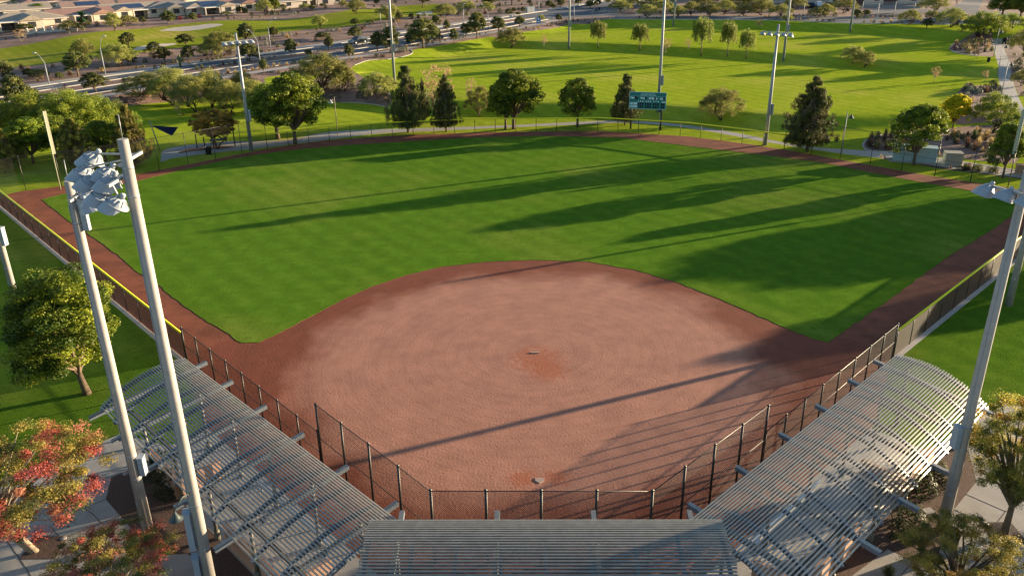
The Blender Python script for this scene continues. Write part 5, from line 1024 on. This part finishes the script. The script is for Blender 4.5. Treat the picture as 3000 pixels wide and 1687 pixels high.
# ---------------------------------------------------------------- houses
def house(b,rz,wd,dp,kind,st,rf,label,patio=True,solar=False,eh=2.5,garage=0):
    t=thing('house',label,'house',b,rz,'tan stucco houses beyond the golf course'); z0=-.4; oh=.5; pitch=.22
    wall=MB().box((0,0,(eh+z0)/2),(wd,dp,eh-z0)).build('wall',st,t); rh=dp/2*pitch; mb=MB()
    X1,Y1=wd/2+oh,dp/2+oh; e=eh-.02
    A,B,C_,D=(-X1,-Y1,e),(X1,-Y1,e),(X1,Y1,e),(-X1,Y1,e)
    k=(Y1 if kind=='hip' else 0.); r0,r1=(-X1+k,0,e+rh+.2),(X1-k,0,e+rh+.2)
    mb.poly([A,B,r1,r0]); mb.poly([C_,D,r0,r1]); mb.poly([B,C_,r1]); mb.poly([D,A,r0]); mb.poly([D,C_,B,A])
    roof=mb.build('roof',rf,t)
    if kind=='gable':
        for s in (-1,1): m2=MB(); m2.poly([(s*X1+s*.012,-Y1+.35,e+.03),(s*X1+s*.012,Y1-.35,e+.03),(s*X1+s*.012,0,e+rh+.02)][::s]); m2.build('gable_wall',st,t)
    # eave trim
    m2=MB(); 
    for a,b_ in ((A,B),(B,C_),(C_,D),(D,A)): m2.bar(Vector(a)-Vector((0,0,.1)),Vector(b_)-Vector((0,0,.1)),.06,.18)
    m2.build('fascia','trim_white',t)
    # wing with cross gable toward the golf course
    if patio:
        wx=R.uniform(-.28,.28)*wd; ww=wd*R.uniform(.26,.36); y0=-dp/2; d2=3.4; m2=MB()
        m2.box((wx,y0-d2/2,(eh+z0)/2),(ww,d2,eh-z0)); m2.build('wing',st,t); m3=MB(); xw=ww/2+.4; yy=y0-d2-.4; zz=e+.03
        m3.poly([(wx-xw,yy,zz),(wx,yy,zz+xw*.42),(wx,0,zz+xw*.42),(wx-xw,0,zz)][::-1]); m3.poly([(wx+xw,yy,zz),(wx,yy,zz+xw*.42),(wx,0,zz+xw*.42),(wx+xw,0,zz)]); m3.poly([(wx-xw,yy+.01,zz),(wx+xw,yy+.01,zz),(wx,yy+.01,zz+xw*.42)]); m3.build('roof',rf,t)
        px=wx+(ww/2+2.6)*(1 if wx<0 else -1); m4=MB().box((px,y0-1.7,eh-.12),(4.9,3.4,.24)); m4.build('patio_roof','trim_white',t)
        for s in (-2.2,2.2): MB().box((px+s,y0-3.2,(eh-.2)/2),(.35,.35,eh-.2)).build('column',st,t)
        f=MB().box((px,y0-.03,1.15),(3.2,.06,2.2)).build('sliding_door','window_glass',t)
        MB().box((wx,y0-d2-.03,1.5),(1.8,.06,1.3)).build('window','window_glass',t)
    for x in np.linspace(-wd*.38,wd*.38,3):
        w_=MB().box((x,-dp/2-.025,1.55),(1.5,.05,1.15)).build('window','window_glass',t); MB().box((x,-dp/2-.04,.93),(1.7,.08,.1)).build('sill','trim_white',w_)
    for s in (-1,1):
        for y in (-dp*.22,dp*.22): MB().box((s*(wd/2+.025),y,1.6),(.05,1.3,1.1)).build('window','window_glass',t)
    if solar:
        n=Vector((0,-(rh+.2),Y1)).normalized(); m5=MB(); zc=e+(rh+.2)*.45; up=Vector((0,-(rh+.2)/Y1,1)).normalized()
        m5.bar((-wd*.22,-Y1*.55,zc+.08),(wd*.22,-Y1*.55,zc+.08),Y1*.62,.04,tuple(up)); m5.build('solar_panels','solar',t)
    if garage:
        for x in ([0] if garage==1 else [-wd*.25,wd*.25]): MB().box((x,-dp/2-.06,1.2),(5,.1,2.3)).build('garage_door','garage_brown',t)
    return t
dirv=Vector((math.cos(math.radians(38)),math.sin(math.radians(38)),0)); nv=Vector((-dirv.y,dirv.x,0))
FH=[('T1',30,480,6,9,'gable',1,0,'cream house corner with red roof at the left frame edge',0,0),('T1',470,440,19,13,'hip',1,1,'wide tan hip roofed house with deep shaded patio and white garden fence',1,0),('T1',1290,330,17,11,'gable',0,0,'long house with pinkish red gable roof behind the fan palm',1,0),('T1',2060,290,16,12,'gable',0,1,'cream gabled house with bright patio left of the round dark tree',1,1),
('T2',130,235,17,12,'hip',0,2,'house with grey roof and pale columns near the red shrubs',1,0),('T2',690,215,16,12,'hip',3,1,'house with solar panels on its tan hip roof and open patio',1,1),('T2',1180,170,16,12,'gable',0,0,'house with cream columns left of the tall willowy garden tree',1,0),('T2',1790,130,15,11,'hip',3,2,'mauve walled house right of the tall willowy garden tree',0,0),('T2',2330,70,16,11,'hip',3,2,'dark low house with long porch at the end of the row',1,0)]
fb=[]
for i,(k,x,y,wd,dp,kd,st,rf,lb,pa,so_) in enumerate(FH):
    b=at(k,x,y)+nv*(dp/2+2.2*bool(pa)); b.z=4.2; fb.append(b); house(b,math.radians(38+R.uniform(-4,4)),wd,dp,kd,'stucco%d'%st,'rooftile%d'%rf,lb,bool(pa),bool(so_))
# rows behind
HB=[]
for row in range(1,10):
    for j in range(-9,12):
        p=fb[3]+dirv*(j*17.5+R.uniform(-2,2)+(8 if row%2 else 0))+nv*(row*19+R.uniform(-2,2)+(row//2)*5); p.z=4.2+row*.25; u,v,_=proj((p.x,p.y,p.z+4)); 
        if -60<u<1010 and v>-25 and u<1150-row*60: HB.append((p,row,u))
HB.sort(key=lambda h:(h[1],h[2])); cnt={}
for p,row,u in HB:
    cnt[row]=cnt.get(row,0)+1; c_='pink red pink brown'.split()
    rf=R.choice([0,0,1,2,3,3]); cname=['dusty red','tan','grey brown','pinkish brown'][rf]
    house(p,math.radians(38+R.choice((0,0,90,90,180))+R.uniform(-6,6)),R.uniform(13,17),R.uniform(10,12.5),R.choice(['hip','gable','gable']),'stucco%d'%R.randrange(3),'rooftile%d'%rf,'house with %s roof, %s from the left in back row %s'%(cname,ordn(cnt[row]-1),['one','two','three','four','five','six','seven','eight','nine'][row-1]),False,R.random()<.3)
GT=[]
for i in range(34):
    p=fb[3]+dirv*R.uniform(-120,110)+nv*R.uniform(14,170); p.z=4.3; u,v,_=proj(p)
    if 0<u<1000 and v>-15: GT.append((p,u))
GT.sort(key=lambda g:g[1])
for i,(p,u) in enumerate(GT): tree(R.choice(['oak','mesq','ash']),p,R.uniform(4.5,7.5),R.uniform(4,6.5),'street tree between the back rows of houses, %s from the left'%ordn(i),'trees between the back houses')
# garden fence of the second house
a=at('T1',420,520);b=at('T1',1160,468); L_=(b-a).length
t=thing('garden_fence','white open railing fence below the wide tan house','fence',(0,0,0)); mb=MB(); mb.bar(a+Vector((0,0,1.3)),b+Vector((0,0,1.3)),.08,.06); mb.bar(a+Vector((0,0,.3)),b+Vector((0,0,.3)),.08,.5)
for i in range(90): p=a.lerp(b,i/89); mb.bar(p,p+Vector((0,0,1.3)),.03,.03)
mb.build('railing','white_paint',t)
for i in range(7): p=a.lerp(b,i/6); MB().box((p.x,p.y,p.z+.75),(.35,.35,1.5)).build('post','trim_white',t)
# far houses at the upper right, wall posts and railing
for i,(x,y,wd,lb) in enumerate(((60,75,17,'far house with dark windows behind the side road trees'),(560,70,20,'far house with pale double garage facing the side road'),(900,60,16,'far house with brown garage door half hidden by the willowy tree'))):
    b=at('T6',x,y); b.y+=6; house(b,math.radians(-4),wd,11,'hip','stucco%d'%(i%3),'rooftile2',lb,False,False,3.4,1)
b=at('T5',2050,60); b.y+=8; house(b,math.radians(-4),30,12,'hip','stucco3','rooftile2','long dark building behind the parked cars at top right',False,False,4,0)
a=at('T6',150,118);b=at('T6',1010,128); t=thing('perimeter_fence','long pale railing fence in front of the far garages','fence',(0,0,0)); mb=MB(); mb.bar(a+Vector((0,0,1.6)),b+Vector((0,0,1.6)),.08,.08); mb.bar(a+Vector((0,0,.3)),b+Vector((0,0,.3)),.1,.6); mb.build('rail','pole_grey',t)
for i in range(30): p=a.lerp(b,i/29); MB().box((p.x,p.y,p.z+.85),(.16,.16,1.7)).build('post','pole_grey',t)
for i,(k,x,y,y2) in enumerate((('T5',1828,195,60),('T6',135,160,30),('T6',360,285,55),('T6',612,250,30),('T6',690,205,160),('T6',925,140,50),('T5',2460,200,60))):
    b=at(k,x,y); h=hgt(b,k,x,y2); t=thing('sign_post','thin white pole beside the side road, %s from the left'%ordn([0,2,3,4,5,6,1][i]),'post',b,0,'white poles by the side road'); MB().tube([(0,0,-.1),(0,0,h)],.07,6).build('pole','white_paint',t); MB().lathe([(.1,0),(.1,.12),(.0,.16)],8,Matrix.Translation((0,0,h))).build('finial','white_paint',t)
# ---------------------------------------------------------------- vehicles
def car(label,b,rz,paint,suv=False,pick=False):
    t=thing('parked_car' if pick else 'car',label,'car',b,rz); L_,W_=4.7,1.85; H1=.95; H2=1.7 if suv else 1.45
    prof=[(-2.3,.35),(-2.35,.75),(-2.2,H1),(-1.9,H1+.05),(-1.3,H2-.03),(-.9,H2),(.3,H2-.02),(1.05,H1+.08),(2.0,H1-.1),(2.3,.7),(2.35,.4)] 
    mb=MB(); n=len(prof)
    ins=lambda z:.0 if z<=H1+.1 else .16*(z-H1)/(H2-H1)*1.3
    for s in (-1,1): mb.poly([(x,s*(W_/2-ins(z)),z) for x,z in prof][::-s])
    for (a,c) in zip(prof,prof[1:]+prof[:1]): mb.quad((a[0],-W_/2+ins(a[1]),a[1]),(c[0],-W_/2+ins(c[1]),c[1]),(c[0],W_/2-ins(c[1]),c[1]),(a[0],W_/2-ins(a[1]),a[1]))
    mb.build('body',paint,t); 
    for s in (-1,1):
        y0=s*(W_/2-.03+.008); y1=s*(W_/2-ins(H2-.1)+.012); MB().poly([(-1.75,y0,H1+.1),(.9,y0,H1+.1),(.25,y1,H2-.1),(-1.2,y1,H2-.1)][::-s]).build('side_window','window_glass',t)
    MB().poly([(1.08,-.75,H1+.12),(1.08,.75,H1+.12),(.36,.66,H2-.04),(.36,-.66,H2-.04)]).build('windshield','window_glass',t)
    for x in (-1.45,1.45):
        for s in (-1,1):
            M_=Matrix.Translation((x,s*(W_/2-.08),.33))@Matrix.Rotation(PI/2,4,'X'); w_=MB().lathe([(.2,-.11),(.33,-.11),(.33,.11),(.2,.11)],16,M_).build('wheel','tyre',t); MB().lathe([(.0,-.10),(.2,-.10),(.2,.10),(.0,.10)],12,M_).build('rim','rim',w_)
    for s in (-1,1): MB().box((2.28,s*.68,.72),(.1,.36,.16)).build('headlight','headlight',t)
    return t
road_a=math.atan2(51.6,37.4)
car('dark car with bright wheel driving on the far lanes of the boulevard',at('T3',250,660),road_a+PI,'car_black',True)
car('black car half hidden behind oaks on the far lanes',at('T3',1395,610),road_a+PI-.05,'car_black')
car('white pickup like vehicle waiting far up the boulevard',at('T4',1215,85),math.radians(232),'car_white',True)
for i,(x,y) in enumerate(((1930,120),(2040,110),(2160,118))): car('parked vehicle in front of the dark far building, %s from the left'%_o1[i],at('T5',x,y),math.radians(80+i*7),['car_black','car_white','car_black'][i],True,True)
# ---------------------------------------------------------------- pedestrians
def person(label,b,rz,shirt):
    J=[(0,0,.95),(0,0,1.2),(0,0,1.45),(0,0,1.56),(0,.01,1.72),(-.19,0,1.42),(-.25,.05,1.15),(-.24,.17,.93),(.19,0,1.42),(.25,-.05,1.15),(.24,.05,.92),(-.1,0,.9),(-.11,.14,.5),(-.11,.05,.07),(-.11,.2,.04),(.1,0,.9),(.11,-.1,.5),(.11,-.3,.1),(.11,-.2,.04)]
    E_=[(0,1),(1,2),(2,3),(3,4),(2,5),(5,6),(6,7),(2,8),(8,9),(9,10),(0,11),(11,12),(12,13),(13,14),(0,15),(15,16),(16,17),(17,18)]
    rad=[.15,.14,.16,.06,.11,.07,.05,.035,.07,.05,.035,.1,.07,.045,.04,.1,.07,.045,.04]
    me=bpy.data.meshes.new('person'); me.from_pydata(J,E_,[]); me.materials.append(MATS[shirt]); o=bpy.data.objects.new('person',me); COL.objects.link(o); sk=o.modifiers.new('s','SKIN')
    for i,v in enumerate(me.skin_vertices[0].data if me.skin_vertices else []): v.radius=(rad[i],rad[i])
    o.modifiers.new('ss','SUBSURF').levels=1; o.modifiers['ss'].render_levels=1; o.location=b; o.rotation_euler=(0,0,rz); return tag(o,label,'person')
try:
    person('distant walker in dark clothes at the corner crossing, left one',at('T4',1272,218),.4,'cloth_dark'); person('distant walker in dark clothes at the corner crossing, right one',at('T4',1315,196),.6,'cloth_dark')
    person('small distant figure beside the side road at the top right',at('T6',1555,75),1,'cloth_dark')
except Exception as e: print('person',e)
print('OBJECTS',len(bpy.data.objects),'polys',sum(len(o.data.polygons) for o in bpy.data.objects if o.type=='MESH'))
